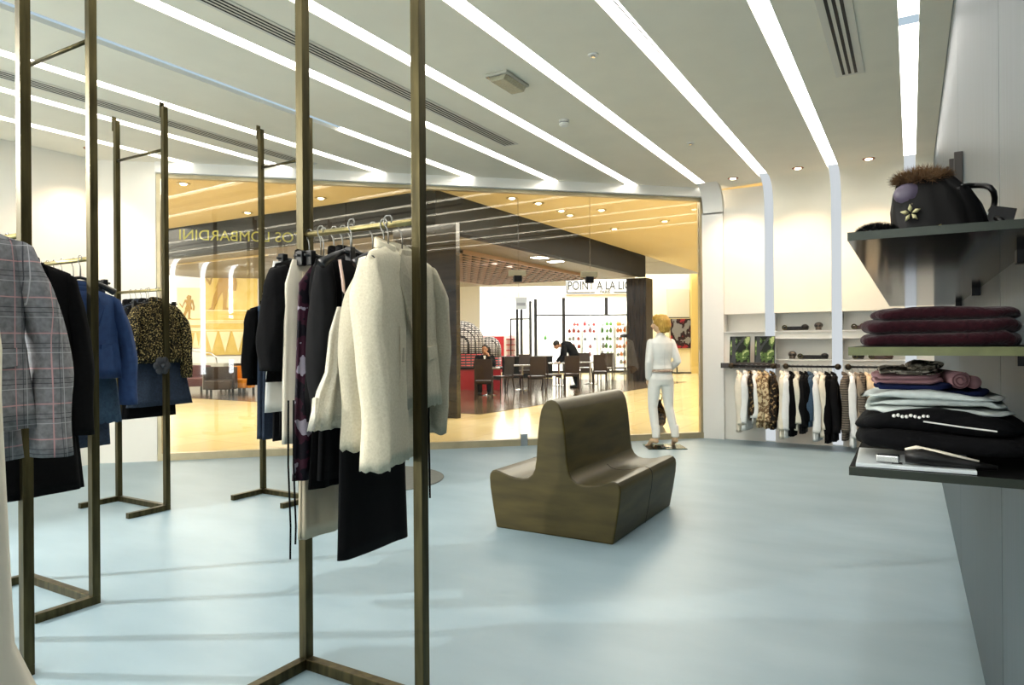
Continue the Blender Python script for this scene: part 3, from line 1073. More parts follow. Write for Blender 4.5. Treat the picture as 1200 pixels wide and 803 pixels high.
def hanger(x, y, zr, rz, label, group, w=.2, clips=False, drop=.0):
    t = thing('clothes_hanger', label, 'hanger', (x, y, zr), rz, group)
    zc = -.115 - drop
    MB().tube([(0, .012, -.008), (0, .016, .008), (0, .008, .020), (0, -.008, .020), (0, -.018, .006), (0, -.016, -.012), (0, -.004, -.03), (0, 0, -.05), (0, 0, zc + .01)], .0028, 6).build('hook', M_wire, t, smooth=True)
    if clips:
        MB().tube([(-w, 0, zc), (w, 0, zc)], .006, 8).build('bar', M_hang, t, smooth=True)
        for s in (-1, 1):
            MB().box(s * w * .8 - .014, s * w * .8 + .014, -.016, .016, zc - .04, zc + .02).build('clip', M_hang, t, bevel=.004)
    else:
        m = MB()
        m.tube([(-w, 0, zc - .055), (-w * .6, 0, zc - .02), (-.03, 0, zc + .008), (0, 0, zc + .014), (.03, 0, zc + .008), (w * .6, 0, zc - .02), (w, 0, zc - .055)], [.02, .014, .009, .009, .009, .014, .02], 10)
        m.build('shoulder_bar', M_hang, t, smooth=True)
    return t


def cloth_rings(prof, seed, nfold=7, fold=.012, n=56, slope=.30, neck=.055, zn=.0, sway=.0, ragged=0.0, rag_n=20):
    """rings of a hanging garment body. prof: (z, half width, half depth). width axis x, front +y"""
    rnd = random.Random(seed)
    ph = [rnd.uniform(0, 6.28) for _ in range(6)]
    z0, z1 = prof[0][0], prof[-1][0]
    steps = []
    for i in range(len(prof) - 1):
        k = max(1, int(abs(prof[i + 1][0] - prof[i][0]) / .05))
        for j in range(k):
            f = j / k
            steps.append([prof[i][c] * (1 - f) + prof[i + 1][c] * f for c in range(3)])
    steps.append(list(prof[-1]))
    out = []
    for z, a, d in steps:
        tt = (z0 - z) / max(1e-6, z0 - z1)
        top = max(0, 1 - (z0 - z) / .16)
        r = []
        for k in range(n):
            p = 2 * PI * k / n
            c, s = math.cos(p), math.sin(p)
            x = a * math.copysign(abs(c) ** .75, c)
            y = d * math.copysign(abs(s) ** .8, s)
            amp = fold * (tt ** .8)
            w = math.sin(nfold * p + ph[0] + .8 * tt) * .6 + math.sin((nfold * 1.7) * p + ph[1] - 1.2 * tt) * .4
            y += amp * w * (1 if s >= 0 else -1) * min(1, abs(s) * 2.5)
            x += amp * .5 * w * c
            y += sway * tt * math.sin(ph[2] + 2.5 * tt)
            zz = z - slope * max(0, abs(x) - neck) * top
            if tt > .97 and ragged:
                zz -= ragged * (0.5 + .5 * math.sin(k * 2.399 * rag_n + ph[3])) * 1.0
            r.append((x, y, zz))
        out.append(r)
    # turn the hem inward
    last = out[-1]
    out.append([(x * .93, y * .8, z + .02) for x, y, z in last])
    out.append([(x * .9, y * .7, z + .12) for x, y, z in last])
    return out


def body_part(name, t, m, prof, seed, **k):
    return MB().rings(cloth_rings(prof, seed, **k), True, True).build(name, m, t, smooth=True)


def sleeve(t, m, side, sw, z0, L, seed, r0=.062, r1=.05, out=.05, fwd=.02, ragged=0.0, n=24, flat=.72):
    rnd = random.Random(seed)
    ph = rnd.uniform(0, 6)
    rg = []
    N = 18
    for i in range(N + 1):
        f = i / N
        ang = min(1, f * 5)
        cx = side * (sw - .012 + out * math.sin(min(1, f * 1.6) * PI / 2) + .006 * math.sin(9 * f + ph))
        cy = fwd * math.sin(f * PI * .6) + .012 * math.sin(4 * f + ph)
        cz = z0 - L * f
        r = (r0 * (1 - f) + r1 * f) * (0.55 + .45 * min(1, f * 6 + .05))
        r *= 1 + .05 * math.sin(17 * f + ph) * (1 - .5 * f)
        ring = []
        for k in range(n):
            p = 2 * PI * k / n
            w = 1 + .06 * math.sin(3 * p + ph + 5 * f) + .03 * math.sin(7 * p - 9 * f)
            x = r * flat * math.cos(p) * w
            y = r * 1.12 * math.sin(p) * w
            z = -x * side * .5 * max(0, 1 - f * 4)
            if i == N and ragged:
                z -= ragged * (.5 + .5 * math.sin(k * 5.1 + ph))
            ring.append((cx + x, cy + y, cz + z))
        rg.append(ring)
    last = rg[-1]
    c = [sum(p[j] for p in last) / n for j in range(3)]
    rg.append([(c[0] + (p[0] - c[0]) * .86, c[1] + (p[1] - c[1]) * .86, p[2] + .015) for p in last])
    rg.append([(c[0] + (p[0] - c[0]) * .8, c[1] + (p[1] - c[1]) * .8, p[2] + .10) for p in last])
    return MB().rings(rg, True, True).build('sleeve', m, t, smooth=True)


def on_front(body, x, z, off=.004):
    """y of the body's front surface at (x, z) in local coordinates"""
    best, by = 9, .05
    for v in body.data.vertices:
        if v.co.y > 0:
            d = (v.co.x - x) ** 2 + (v.co.z - z) ** 2 * 1.5
            if d < best:
                best, by = d, v.co.y
    return by + off


def patch(t, name, m, body, poly, thick=.006, off=.003):
    """a cloth piece (lapel, flap) lying on the front of the body"""
    vs = []
    for x, z in poly:
        y = on_front(body, x, z, off)
        vs.append((x, y, z))
    n = len(poly)
    vs += [(x, y + thick, z) for x, y, z in vs[:n]]
    fs = [tuple(range(n)), tuple(range(2 * n - 1, n - 1, -1))] + [(i, i + n, (i + 1) % n + n, (i + 1) % n) for i in range(n)]
    mb = MB().add(vs, fs)
    return mb.build(name, m, t, bevel=.0015)


def jacket(name, label, cat, x, y, m, rz=-PI / 2, sw=.2, L=.62, hem=.23, depth=.075, sl=.60, seed=1, group=None, lapels=True, pockets=True,
           buttons=2, out=.05, zs=None, ragged=0.0, fold=.008, sleeves=True, r0=.064, r1=.054, trim=None, waist=None, collar=True, hang=True, hgroup=None, hlabel=None, rod=None, sides=(-1, 1), simple=False, fwd=.02, pthick=.005):
    rod = ROD if rod is None else rod
    z0 = rod - .105 if zs is None else zs
    t = thing(name, label, cat, (x, y, z0), rz, group)
    waist = waist or sw * .98
    prof = [(.0, sw * .96, .012), (-.03, sw * .99, .035), (-.09, sw * 1.0, depth * .8), (-.2, sw * .98, depth), (-L * .55, waist, depth * .95), (-L, hem, depth * 1.1)]
    b = body_part('body', t, m, prof, seed, fold=fold, ragged=ragged)
    if sleeves:
        for s in sides:
            sleeve(t, m, s, sw, -.055, sl, seed + s, r0=r0, r1=r1, out=out, ragged=ragged, fwd=fwd)
    tm = trim or m
    if collar:
        # stand collar around the neck
        rg = []
        for a, z, r in ((0, -.012, .060), (1, .022, .057), (2, .026, .052), (3, -.012, .048)):
            rg.append([(r * 1.12 * math.cos(2 * PI * k / 20), r * .62 * math.sin(2 * PI * k / 20) - .012, z - .018 * math.sin(2 * PI * k / 20)) for k in range(20)])
        MB().rings(rg, False, False).build('collar', tm, t, smooth=True)
    if lapels:
        for s in (-1, 1):
            patch(t, 'lapel', tm, b, [(s * .035, .005), (s * .07, -.02), (s * .085, -.085), (s * .105, -.10), (s * .075, -.19), (s * .012, -.33), (s * .006, -.25), (s * .022, -.12)], pthick + .002)
    if not simple:
        patch(t, 'front_edge', tm, b, [(-.004, -.30), (.006, -.30), (.006, -L + .01), (-.004, -L + .01)], .003, .002)
    if pockets:
        for s in (-1, 1):
            patch(t, 'pocket_flap', tm, b, [(s * .075, -L * .62), (s * .175, -L * .60), (s * .178, -L * .60 - .055), (s * .078, -L * .62 - .055)], pthick)
    for k in range(buttons):
        z = -.34 - .11 * k
        yy = on_front(b, .012, z, .003)
        MB().lathe([(.0, 0), (.011, 0), (.012, .003), (.0, .004)], 12, Matrix.Translation((.014, yy, z)) @ Matrix.Rotation(-PI / 2, 4, 'X')).build('button', M_black, t)
    if hang:
        hanger(x, y, rod, rz, hlabel or 'black hanger of the ' + ' '.join(label.split()[:12]), hgroup, w=sw * .92)
    return t


def hung(name, label, cat, x, y, m, prof, rz=-PI / 2, seed=1, group=None, rod=None, drop=.13, waistband=None, hgroup=None, hlabel=None, ragged=0.0, fold=.01, nfold=6, clips=True, straps=None, slope=0.0, hang=True, w=.16, n=56, hm=None):
    """skirt, trousers, dress or top hung by its upper edge"""
    rod = ROD if rod is None else rod
    z0 = rod - drop
    t = thing(name, label, cat, (x, y, z0), rz, group)
    b = body_part('body', t, m, prof, seed, fold=fold, ragged=ragged, slope=slope, nfold=nfold, n=n)
    if waistband:
        a, d = prof[0][1], prof[0][2]
        rg = [[((a + e) * math.copysign(abs(math.cos(2 * PI * k / 32)) ** .75, math.cos(2 * PI * k / 32)), (d + e) * math.copysign(abs(math.sin(2 * PI * k / 32)) ** .8, math.sin(2 * PI * k / 32)), z) for k in range(32)] for e, z in ((.001, .004), (.005, .003), (.005, -.038), (.001, -.04))]
        MB().rings(rg, True, True).build('waistband', waistband, t, smooth=True)
    if straps:
        for s in (-1, 1):
            MB().tube([(s * .055 + .03, .018, -.02), (s * .055 + .02, .025, -.10), (s * .05, .012, -.22)], .006, 8).build('strap', straps, t, smooth=True)
    if hang:
        hanger(x, y, rod, rz, hlabel or 'black hanger of the ' + ' '.join(label.split()[:12]), hgroup, w=w, clips=clips)
    return t


F_black = mat('black wool', '#060607', .95, vary=.3, scale=60, bump=.15, spec=.12)
F_black2 = mat('black crepe', '#08080a', .85, vary=.2, scale=40, spec=.18)
F_cream = mat('cream tweed', '#e2ddcc', .9, color2='#d2cbb8', scale=120, bump=.25)
F_white = mat('white cotton', '#eeedea', .8, vary=.02, scale=20)
F_cream2 = mat('cream crepe', '#e6dcc8', .8, vary=.04, scale=10)
F_beige = mat('beige silk', '#cfc0a4', .5, vary=.05, scale=10)
F_blue = mat('blue denim velvet', '#15305a', .85, color2='#1d3b68', scale=30, bump=.2)
F_denim = mat('dark denim', '#1a2433', .85, color2='#263449', scale=70, bump=.2)
F_denim2 = mat('mid denim', '#2d4257', .85, color2='#3b546b', scale=70, bump=.2)
F_plaid = line_mat('grey checked tweed', '#76777b', [(2, .11, .035, 0, '#b98f92'), (2, .11, .02, .03, '#3d3e44'), (2, .11, .02, .045, '#3d3e44'), (0, .085, .035, 0, '#b98f92'), (0, .085, .025, .02, '#45464c'), (0, .085, .025, .03, '#a9a9ac'), (2, .11, .02, .06, '#a9a9ac')], .9)
F_plaid_side = line_mat('grey checked tweed side', '#76777b', [(2, .11, .035, 0, '#b98f92'), (2, .11, .02, .03, '#3d3e44'), (2, .11, .02, .045, '#3d3e44'), (1, .075, .04, .01, '#b98f92'), (1, .075, .03, .03, '#45464c'), (2, .11, .02, .06, '#a9a9ac')], .9)
F_leo = cell_mat('black and gold speckled knit', '#15120c', '#8d7a49', 95, .56, .8, 'noise', c3='#b7a675')
F_floral = cell_mat('plum floral print', '#17131b', '#3b1d2b', 9, .50, .5, 'noise', c3='#a39aa8')
F_striped = line_mat('pale striped cotton', '#cfc7b4', [(0, .03, .3, 0, '#5b5147')], .8)
GA, GB, GC, GD, GE = ['black hangers on the front centre rack', 'black hangers on the leopard blouse rack', 'black hangers on the jeans rack', 'black hangers on the blue jacket rack', 'black hangers on the checked blazer rack']

# rack A, front centre (rod from x -2.27 to -1.64 at y 2.10)
ya = 2.10
jacket('black_jacket', 'cropped black jacket, leftmost on the front centre rack', 'jacket', -2.235, ya, F_black, L=.52, sl=.42, sw=.19, seed=3, lapels=False, pockets=False, buttons=0, out=.03, hgroup=GA, r0=.06, r1=.062, depth=.022)
hung('white_blouse', 'white blouse whose hem shows below the cropped black jacket', 'blouse', -2.262, ya, F_white, [(0, .17, .01), (-.1, .19, .012), (-.62, .22, .014)], seed=5, hgroup=GA, w=.15, fold=.004)
hung('white_coat', 'long narrow white garment hanging between the black jacket and the floral dress', 'coat', -2.15, ya, F_cream2, [(0, .17, .014), (-.1, .205, .026), (-.5, .22, .030), (-.74, .225, .030)], seed=7, hgroup=GA, fold=.006)
hung('floral_dress', 'long dark dress with a plum and white floral print on the front centre rack', 'dress', -2.09, ya, F_floral, [(-.02, .12, .012), (-.1, .19, .02), (-.5, .205, .026), (-.88, .225, .028)], seed=9, hgroup=GA, fold=.012)
hung('cream_trousers', 'cream wide-leg trousers hanging below the floral dress', 'trousers', -2.125, ya - .04, F_beige, [(-.05, .10, .008), (-.6, .11, .012), (-1.13, .125, .022)], seed=11, hgroup=GA, fold=.008, w=.13)
jacket('black_dress', 'black dress with sleeves beside the floral dress', 'dress', -2.04, ya, F_black, L=.94, sl=.62, sw=.155, hem=.19, seed=13, lapels=False, pockets=False, buttons=0, out=.02, hgroup=GA, depth=.022, r0=.042, r1=.042)
jacket('black_coat', 'black coat in the middle of the front centre rack', 'coat', -1.995, ya, F_black2, L=.90, sl=.62, sw=.17, hem=.19, seed=15, lapels=False, pockets=False, buttons=0, out=.02, hgroup=GA, depth=.03, r0=.055)
hung('black_trousers', 'long straight black trousers hanging under the cream jacket', 'trousers', -1.885, ya + .01, F_black2, [(-.02, .17, .012), (-.5, .18, .018), (-1.17, .205, .026)], seed=17, hgroup=GA, fold=.006, w=.16, nfold=4)
t = hung('strappy_top', 'white strappy top with a flared frilled hem, left of the cream jacket', 'top', -1.905, ya - .09, F_cream, [(-.20, .08, .014), (-.3, .12, .018), (-.45, .14, .020), (-.52, .18, .026), (-.66, .225, .030)], seed=19, hgroup=GA, straps=mat('pale pink satin', '#e8c8b8', .35), ragged=.006, fold=.010, nfold=11, clips=False)
for c in t.children:
    if c.name.startswith('strap'):
        pass
for (ax, al, lab) in ((-1.80, .50, 'white tank top behind the cream jacket'),):
    hung('white_tank_top', lab, 'top', ax, ya - .02, F_white, [(0, .06, .010), (-.08, .10, .014), (-.25, .16, .016), (-.50, .18, .018)], seed=21, hgroup=GA, clips=False, fold=.006)
jacket('cream_jacket', 'cream tweed jacket with pocket flap and frayed hem, mostly right of the front post', 'jacket', -1.765, ya + .05, mat('beige tweed', '#c9c1a9', .9, color2='#b9b098', scale=120, bump=.25), sw=.20, L=.62, hem=.23, sl=.70, seed=23, depth=.055, fwd=-.035, pthick=.012, buttons=0, out=.07, hgroup=GA, ragged=.012, r0=.060, r1=.052, fold=.010)
jacket('off_white_coat', 'off-white tweed coat with frayed hem left of the front right post', 'coat', -1.735, ya - .07, mat('off white tweed', '#e8dfc6', .9, color2='#d9cfb4', scale=120, bump=.25), rz=-PI / 2 + .30, sw=.175, L=.82, hem=.20, sl=.76, seed=25, depth=.045, lapels=False, pockets=False, buttons=0, out=.035, hgroup=GA, ragged=.009, r0=.055, r1=.05, fold=.012, sides=(1,))
o = MB()
for k, (dx, dy, L_) in enumerate([(0, 0, .62), (.012, .01, .55)]):
    o.tube([(dx, dy, 0), (dx + .008, dy - .01, -L_ * .4), (dx - .006, dy + .012, -L_ * .8), (dx + .004, dy, -L_)], .005, 6, flat=.35)
for j, (px_, py_, pz_, lab) in enumerate([(-2.10, 1.86, 1.18, 'black ribbon tie dangling beside the cream trousers'), (-1.80, 2.33, 1.30, 'black ribbon tie dangling right of the black trousers')]):
    w = MB()
    L_ = .62
    for s in (0, .014):
        w.tube([(s, s, 0), (s + .008, s - .01, -L_ * .4), (s - .006, s + .012, -L_ * .8), (s + .004, s, -L_ + s * 4)], .0055, 6, flat=.35)
    r_ = w.build('ribbon_tie', F_black, None, loc=(px_, py_, pz_))
    tag(r_, lab, 'ribbon')

# rack D, left
yd = 2.05
jacket('blue_jacket', 'blue denim blazer on the left rack, right of the black coat', 'jacket', -3.915, yd - .02, F_blue, zs=1.715, sw=.20, L=.50, hem=.22, sl=.60, seed=31, depth=.055, buttons=1, out=.06, hgroup=GD)
t = hung('denim_skirt', 'mid-blue denim skirt with raw hem showing below the blue jacket', 'skirt', -3.985, yd + .02, F_denim2, [(-.42, .17, .02), (-.6, .20, .025), (-.78, .22, .03)], seed=33, hgroup=GD, waistband=None, ragged=.01, fold=.006)
jacket('black_coat', 'long black coat between the grey checked blazer and the blue jacket', 'coat', -3.315, 1.49, F_black, sw=.195, L=1.02, hem=.235, sl=.72, seed=35, depth=.05, buttons=0, out=.04, hgroup=GE, pockets=False)
hung('dark_jeans', 'dark jeans hanging behind the blue jacket', 'jeans', -4.06, yd + .02, F_denim, [(-.02, .17, .014), (-.5, .18, .02), (-.92, .2, .026)], seed=37, hgroup=GD, fold=.006, waistband=F_denim)
for k, x_ in enumerate((-4.14, -4.22, -4.30, -4.38)):
    jacket('dark_jacket', ['black jacket behind the dark jeans on the left rack', 'charcoal jacket, second behind the dark jeans', 'black jacket, third behind the dark jeans', 'dark jacket nearest the left post of the left rack'][k], 'jacket', x_, yd, [F_black2, F_denim, F_black, F_black2][k], sw=.19, L=.6, sl=.5, seed=40 + k, depth=.025, lapels=False, pockets=False, buttons=0, out=.02, hgroup=GD, simple=True)
t = thing('price_tag', 'white paper swing tag below the blue jacket', 'price tag', (-3.93, 1.93, 1.06), 0)
MB().box(-.002, .002, -.03, .03, -.16, 0).build('card', M_label, t)
MB().tube([(0, 0, 0), (0, .005, .09)], .0012, 5).build('string', M_label, t)

# rack E, far left front
jacket('checked_blazer', 'grey checked wool blazer with pink lines, at the left edge', 'jacket', -2.39, .86, F_plaid, sw=.215, L=.62, hem=.25, sl=.66, seed=51, depth=.06, buttons=1, out=.075, hgroup=GE, r0=.075, r1=.068)
hung('checked_skirt', 'matching grey checked skirt below the checked blazer', 'skirt', -2.46, .86, F_plaid, [(-.5, .2, .02), (-.6, .23, .03), (-.70, .24, .034)], seed=52, hgroup=GE, fold=.006)
hung('white_shirt', 'plain white shirt hem showing below the checked blazer', 'shirt', -3.40, 1.46, F_white, [(-.02, .12, .012), (-.4, .15, .02), (-.88, .16, .024)], seed=53, hgroup=GE, fold=.006)
for k, x_ in enumerate((-3.5, -3.58, -3.66)):
    jacket('dark_jacket', ['black jacket behind the checked blazer', 'dark jacket, second behind the checked blazer', 'black jacket, third behind the checked blazer'][k], 'jacket', x_, 1.46, F_black2, sw=.19, L=.6, sl=.5, seed=55 + k, depth=.025, lapels=False, pockets=False, buttons=0, out=.02, hgroup=GE, simple=True)

# foreground cream coat at the lower left
jacket('long_cream_coat', 'long cream coat filling the lower left corner, very close', 'coat', -1.60, .51, F_cream2, rz=-PI / 2 + .1, sw=.17, waist=.19, L=1.30, hem=.42, seed=61, depth=.07, lapels=True, pockets=False, buttons=0, sleeves=False, zs=1.50, hang=False)
t = thing('clothes_rack', 'low aged brass garment rail just outside the left edge, carrying the cream coat', 'clothes rack', (-1.60, .51, 0))
MB().tube([(-.5, 0, 1.62), (.05, 0, 1.62)], .0125, 12).build('hanging_rod', M_rod, t, smooth=True)
MB().box(-.53, -.48, -.025, .025, .045, 1.64).build('post', M_brass, t)
MB().box(-.53, -.48, -.3, .3, 0, .045).build('foot', M_brass, t)
hanger(-1.60, .51, 1.62, -PI / 2 + .1, 'black hanger inside the long cream coat', None, w=.14)

# rack B, leopard
yb_ = 3.52
t = jacket('speckled_blouse', 'black and gold speckled blouse with a dark flower brooch', 'blouse', -5.53, yb_ - .03, F_leo, sw=.20, L=.52, hem=.22, sl=.60, seed=71, depth=.06, lapels=False, pockets=False, buttons=0, out=.06, hgroup=GB, fold=.014)
fl = MB()
for k in range(6):
    a = 2 * PI * k / 6
    fl.ball((.045 * math.cos(a), .02, .045 * math.sin(a)), .035, .012, .035, 10)
fl.ball((0, .03, 0), .02, .02, .02, 10)
fl.build('flower_brooch', mat('grey black organza', '#2c2e33', .5), t, smooth=True, loc=(.02, .075, -.54))
hung('denim_skirt', 'dark denim skirt below the speckled blouse', 'skirt', -5.57, yb_ + .02, F_denim, [(-.36, .17, .03), (-.55, .22, .035), (-.86, .29, .05)], seed=73, hgroup=GB, fold=.012, waistband=None)
hung('black_skirt', 'black skirt hanging behind the dark denim skirt', 'skirt', -5.65, yb_ - .03, F_black, [(-.1, .17, .02), (-.5, .21, .025), (-.96, .24, .03)], seed=75, hgroup=GB, fold=.008)
for k, x_ in enumerate((-5.73, -5.81, -5.89, -5.97)):
    jacket('dark_jacket', ['black jacket behind the black skirt', 'denim jacket, second behind the black skirt', 'black jacket, third behind the black skirt', 'dark jacket nearest the left post of the leopard blouse rack'][k], 'jacket', x_, yb_, [F_black2, F_denim, F_black, F_black2][k], sw=.19, L=.6, sl=.5, seed=76 + k, depth=.025, lapels=False, pockets=False, buttons=0, out=.02, hgroup=GB, simple=True)

# rack C, jeans
yc = 4.36
GCs = [('black_coat', 'coat', F_black, .72, 'black coat, leftmost on the jeans rack'), ]
jacket('black_coat', 'black coat at the left of the jeans rack', 'coat', -5.20, yc, F_black, sw=.20, L=.74, sl=.62, seed=81, depth=.03, lapels=False, pockets=False, buttons=0, out=.04, hgroup=GC)
hung('dark_jeans', 'dark blue jeans beside the black coat on the jeans rack', 'jeans', -5.10, yc, F_denim, [(0, .18, .02), (-.5, .19, .028), (-1.20, .2, .03)], seed=83, hgroup=GC, waistband=F_denim2, fold=.006)
hung('dark_jeans', 'dark blue jeans next to the white shirt on the jeans rack', 'jeans', -5.02, yc, F_denim, [(0, .18, .016), (-.5, .2, .02), (-1.20, .215, .026)], seed=84, hgroup=GC, waistband=F_denim2, fold=.006)
hung('white_vest_blouse', 'white top between the jeans on the jeans rack', 'top', -4.95, yc, F_white, [(0, .17, .012), (-.3, .19, .018), (-.46, .19, .02)], seed=85, hgroup=GC, fold=.006)
hung('black_trousers', 'black trousers at the right of the jeans rack', 'trousers', -4.87, yc, F_black2, [(0, .19, .018), (-.5, .205, .024), (-1.20, .23, .028)], seed=86, hgroup=GC, fold=.006)
hung('black_trousers', 'black trousers, last at the right end of the jeans rack', 'trousers', -4.78, yc, F_black, [(0, .19, .018), (-.5, .205, .024), (-1.16, .23, .028)], seed=87, hgroup=GC, fold=.006)


# ------------------------------------------------------------------ BACK WALL RAILS
YRL = 9.62
ZR2 = 1.06


def wall_rail(label, u0, u1):
    a, c = at_y(u0, 430, YRL).x, at_y(u1, 430, YRL).x
    t = thing('wall_rail', label, 'clothes rail', (a, YRL, ZR2), 0, 'dark clothes rails on the back wall')
    MB().tube([(0, 0, 0), (c - a, 0, 0)], .014, 12).build('rod', M_black, t, smooth=True)
    for x in (.02, c - a - .02):
        MB().tube([(x, 0, 0), (x, YB - YRL, 0)], .012, 10).build('bracket_arm', M_black, t, smooth=True)
        MB().ball((x, 0, 0), .04, .03, .04, 14).build('end_knob', mat('dark brass knob', '#3a3022', .3, metal=.7), t, smooth=True)
    return a, c


wall_rail('dark clothes rail under the photo ledge on the back wall', 855, 908)
wall_rail('dark clothes rail in the middle of the back wall', 919, 984)
wall_rail('dark clothes rail at the right of the back wall, behind the sweater shelves', 992, 1060)
F_brown = cell_mat('brown patterned silk', '#7b6045', '#cbb892', 28, .5, .6, 'noise')
F_darkpat = cell_mat('dark patterned silk', '#17130f', '#4a3624', 30, .52, .6, 'noise', c3='#b49a6a')
F_taupe = mat('taupe linen', '#8b7c69', .85, vary=.1, scale=30)
F_stripe2 = line_mat('grey brown stripe', '#6d6255', [(2, .03, .4, 0, '#3a332c')], .8)
F_peach = mat('peach cotton', '#e2c9a6', .8, vary=.03)
wl = [
    (866, F_cream2, 506, 'cream blouse, leftmost on the left wall rail'), (874, F_white, 504, 'white blouse, second on the left wall rail'),
    (880, F_darkpat, 492, 'dark patterned blouse between the white ones on the left wall rail'), (885, F_white, 496, 'short white top in the middle of the left wall rail'),
    (891, F_brown, 501, 'brown patterned blouse on the left wall rail'), (898, F_brown, 502, 'brown patterned dress right of its twin on the left wall rail'),
    (905, F_darkpat, 503, 'dark patterned dress, rightmost on the left wall rail'),
    (917, F_cream2, 514, 'cream shirt, leftmost on the middle wall rail'), (922, F_white, 513, 'white shirt beside the leftmost cream one on the middle rail'),
    (928, F_black, 511, 'black top left of the ivory blouse on the middle rail'), (934, F_cream, 504, 'ivory short blouse on the middle wall rail'),
    (940, F_black2, 508, 'black top just right of the ivory blouse on the middle rail'), (946, F_black, 500, 'black cardigan in the centre of the middle rail'),
    (950, F_denim2, 500, 'denim blouse left of the long white shirt on the middle rail'), (957, F_white, 517, 'long white shirt on the middle wall rail'),
    (963, F_cream2, 512, 'cream shirt between white and black on the middle rail'), (970, F_black, 519, 'long black top on the middle wall rail'),
    (977, F_black2, 517, 'black jacket, rightmost on the middle wall rail'),
    (990, F_stripe2, 516, 'grey brown striped top, leftmost on the right wall rail'), (998, F_white, 524, 'long white shirt on the right wall rail'),
    (1005, F_taupe, 516, 'taupe blouse right of the long white shirt'), (1011, F_stripe2, 514, 'striped taupe top on the right wall rail'),
    (1017, F_peach, 510, 'peach cotton shirt on the right wall rail'), (1025, F_peach, 510, 'peach shirt second from its twin, by the folded sweaters'),
    (1033, F_black2, 512, 'black top behind the folded sweaters'), (1041, F_taupe, 512, 'taupe top at the right end behind the folded sweaters')]
for k, (u, m, vh, lab) in enumerate(wl):
    p = at_y(u + 1, 430, YRL)
    zh = at_y(u, vh, YRL - .1).z
    z0 = ZR2 - .10
    rnd = random.Random(k)
    thick = .022 if u in (880, 885, 922, 950) else .034
    jacket('hanging_top', lab, 'top', p.x, YRL, m, rz=-PI / 2 + rnd.uniform(-.12, .12), sw=.16 + rnd.uniform(0, .02), L=z0 - zh, hem=.19, sl=(z0 - zh) * .8, seed=100 + k,
           depth=thick, lapels=False, pockets=False, buttons=0, out=.02, r0=.042, r1=.04, simple=True, collar=True, zs=z0, rod=ZR2, group='tops on the back wall rails',
           hgroup='hangers on the back wall rails')

# photo ledge with two framed tree pictures
a, c = at_y(847, 430, YB - .15).x, at_y(912, 430, YB - .15).x
zl = 1.075
t = thing('photo_ledge', 'dark wooden ledge holding two tree pictures on the back wall', 'shelf', (a, YB, zl), 0)
M_dwood = mat('dark stained wood', '#2a1d15', .4, vary=.2, scale=5, stretch=(1, 8, 8))
MB().box(0, c - a, -.26, -.002, -.045, 0).build('board', M_dwood, t, bevel=.003)
MB().box(0, c - a, -.275, -.255, -.05, .02).build('front_lip', M_dwood, t, bevel=.003)
M_photo = cell_mat('tree photograph', '#151a10', '#4d6630', 7, .47, .25, 'noise', c3='#a9b97a')
for k, (u0, u1) in enumerate([(855, 879), (884, 908)]):
    x0, x1 = at_y(u0, 410, YB - .16).x, at_y(u1, 410, YB - .16).x
    t = thing('framed_photo', ['left framed dark photo of a tree leaning on the ledge', 'right framed dark photo of a tree leaning on the ledge'][k], 'picture', ((x0 + x1) / 2, YB - .17, zl), 0, 'tree photos on the ledge')
    w = (x1 - x0) / 2
    T = Matrix.Rotation(-.12, 4, 'X')
    MB().box(-w, w, -.008, .008, 0, .39, T).build('frame', M_black, t, bevel=.002)
    MB().box(-w + .008, w - .008, -.011, -.008, .008, .382, T).build('photo', M_photo, t)
    tr = MB()
    tr.prism([(-w * .9, .01), (-w * .35, .01), (-w * .42, .16), (-w * .45, .38), (-w * .8, .38), (-w * .75, .15)], -.0135, -.011, 'y', T)
    tr.prism([(-w * .5, .15), (-w * .1, .26), (w * .6, .38), (w * .3, .38), (-w * .5, .22)], -.0135, -.011, 'y', T)
    tr.build('tree_trunk', mat('dark tree print', '#0d0c0a', .3), t)
x0, x1 = at_y(864, 425, YB - .22).x, at_y(900, 425, YB - .22).x
t = thing('flat_black_clutch', 'flat black clutch lying in front of the two tree pictures', 'clutch', (x0, YB - .23, zl), 0)
MB().box(0, x1 - x0, -.02, .03, .001, .03).build('body', M_black, t, bevel=.008)
MB().box(.02, x1 - x0 - .02, -.021, -.016, .016, .022).build('zip', M_brass, t)

# shelf goods on the back wall: belts, small ornaments
M_lblack = mat('black leather', '#0a0807', .4, spec=.3)
M_bead = mat('brown beads', '#3b241b', .35)


def at_shelf(u, z):
    p = at_y(u, 400, YB - .0)
    return Vector((p.x, YB + .04, z + .012))


def rolled_belt(u0, u1, z, label, m):
    a, c = at_shelf(u0, z), at_shelf(u1, z)
    L = c.x - a.x
    t = thing('rolled_belt', label, 'belt', a, 0, 'belts on the wall shelves')
    MB().box(.03, L, -.03, .03, 0, .05).build('strap', m, t, bevel=.012)
    rg = MB()
    rg.tube([((.05 + .028 * math.cos(k * PI / 8)), -.04, .036 + .028 * math.sin(k * PI / 8)) for k in range(17)], .009, 8)
    rg.build('buckle', M_brass, t, smooth=True)
    k2 = MB()
    k2.ball((L - .04, -.02, .04), .05, .035, .04, 12)
    k2.build('coil', m, t, smooth=True)


def ornament(u, z, label, m):
    p = at_shelf(u, z)
    t = thing('skull_ornament', label, 'ornament', p, 0, 'small ornaments on the wall shelves')
    mb = MB()
    mb.ball((0, 0, .06), .055, .05, .045, 16)
    mb.box(-.035, .035, -.045, .02, 0, .035)
    mb.build('skull', m, t, smooth=True)
    for s in (-1, 1):
        MB().ball((s * .022, -.043, .055), .015, .01, .015, 10).build('eye_socket', M_shade, t, smooth=True)


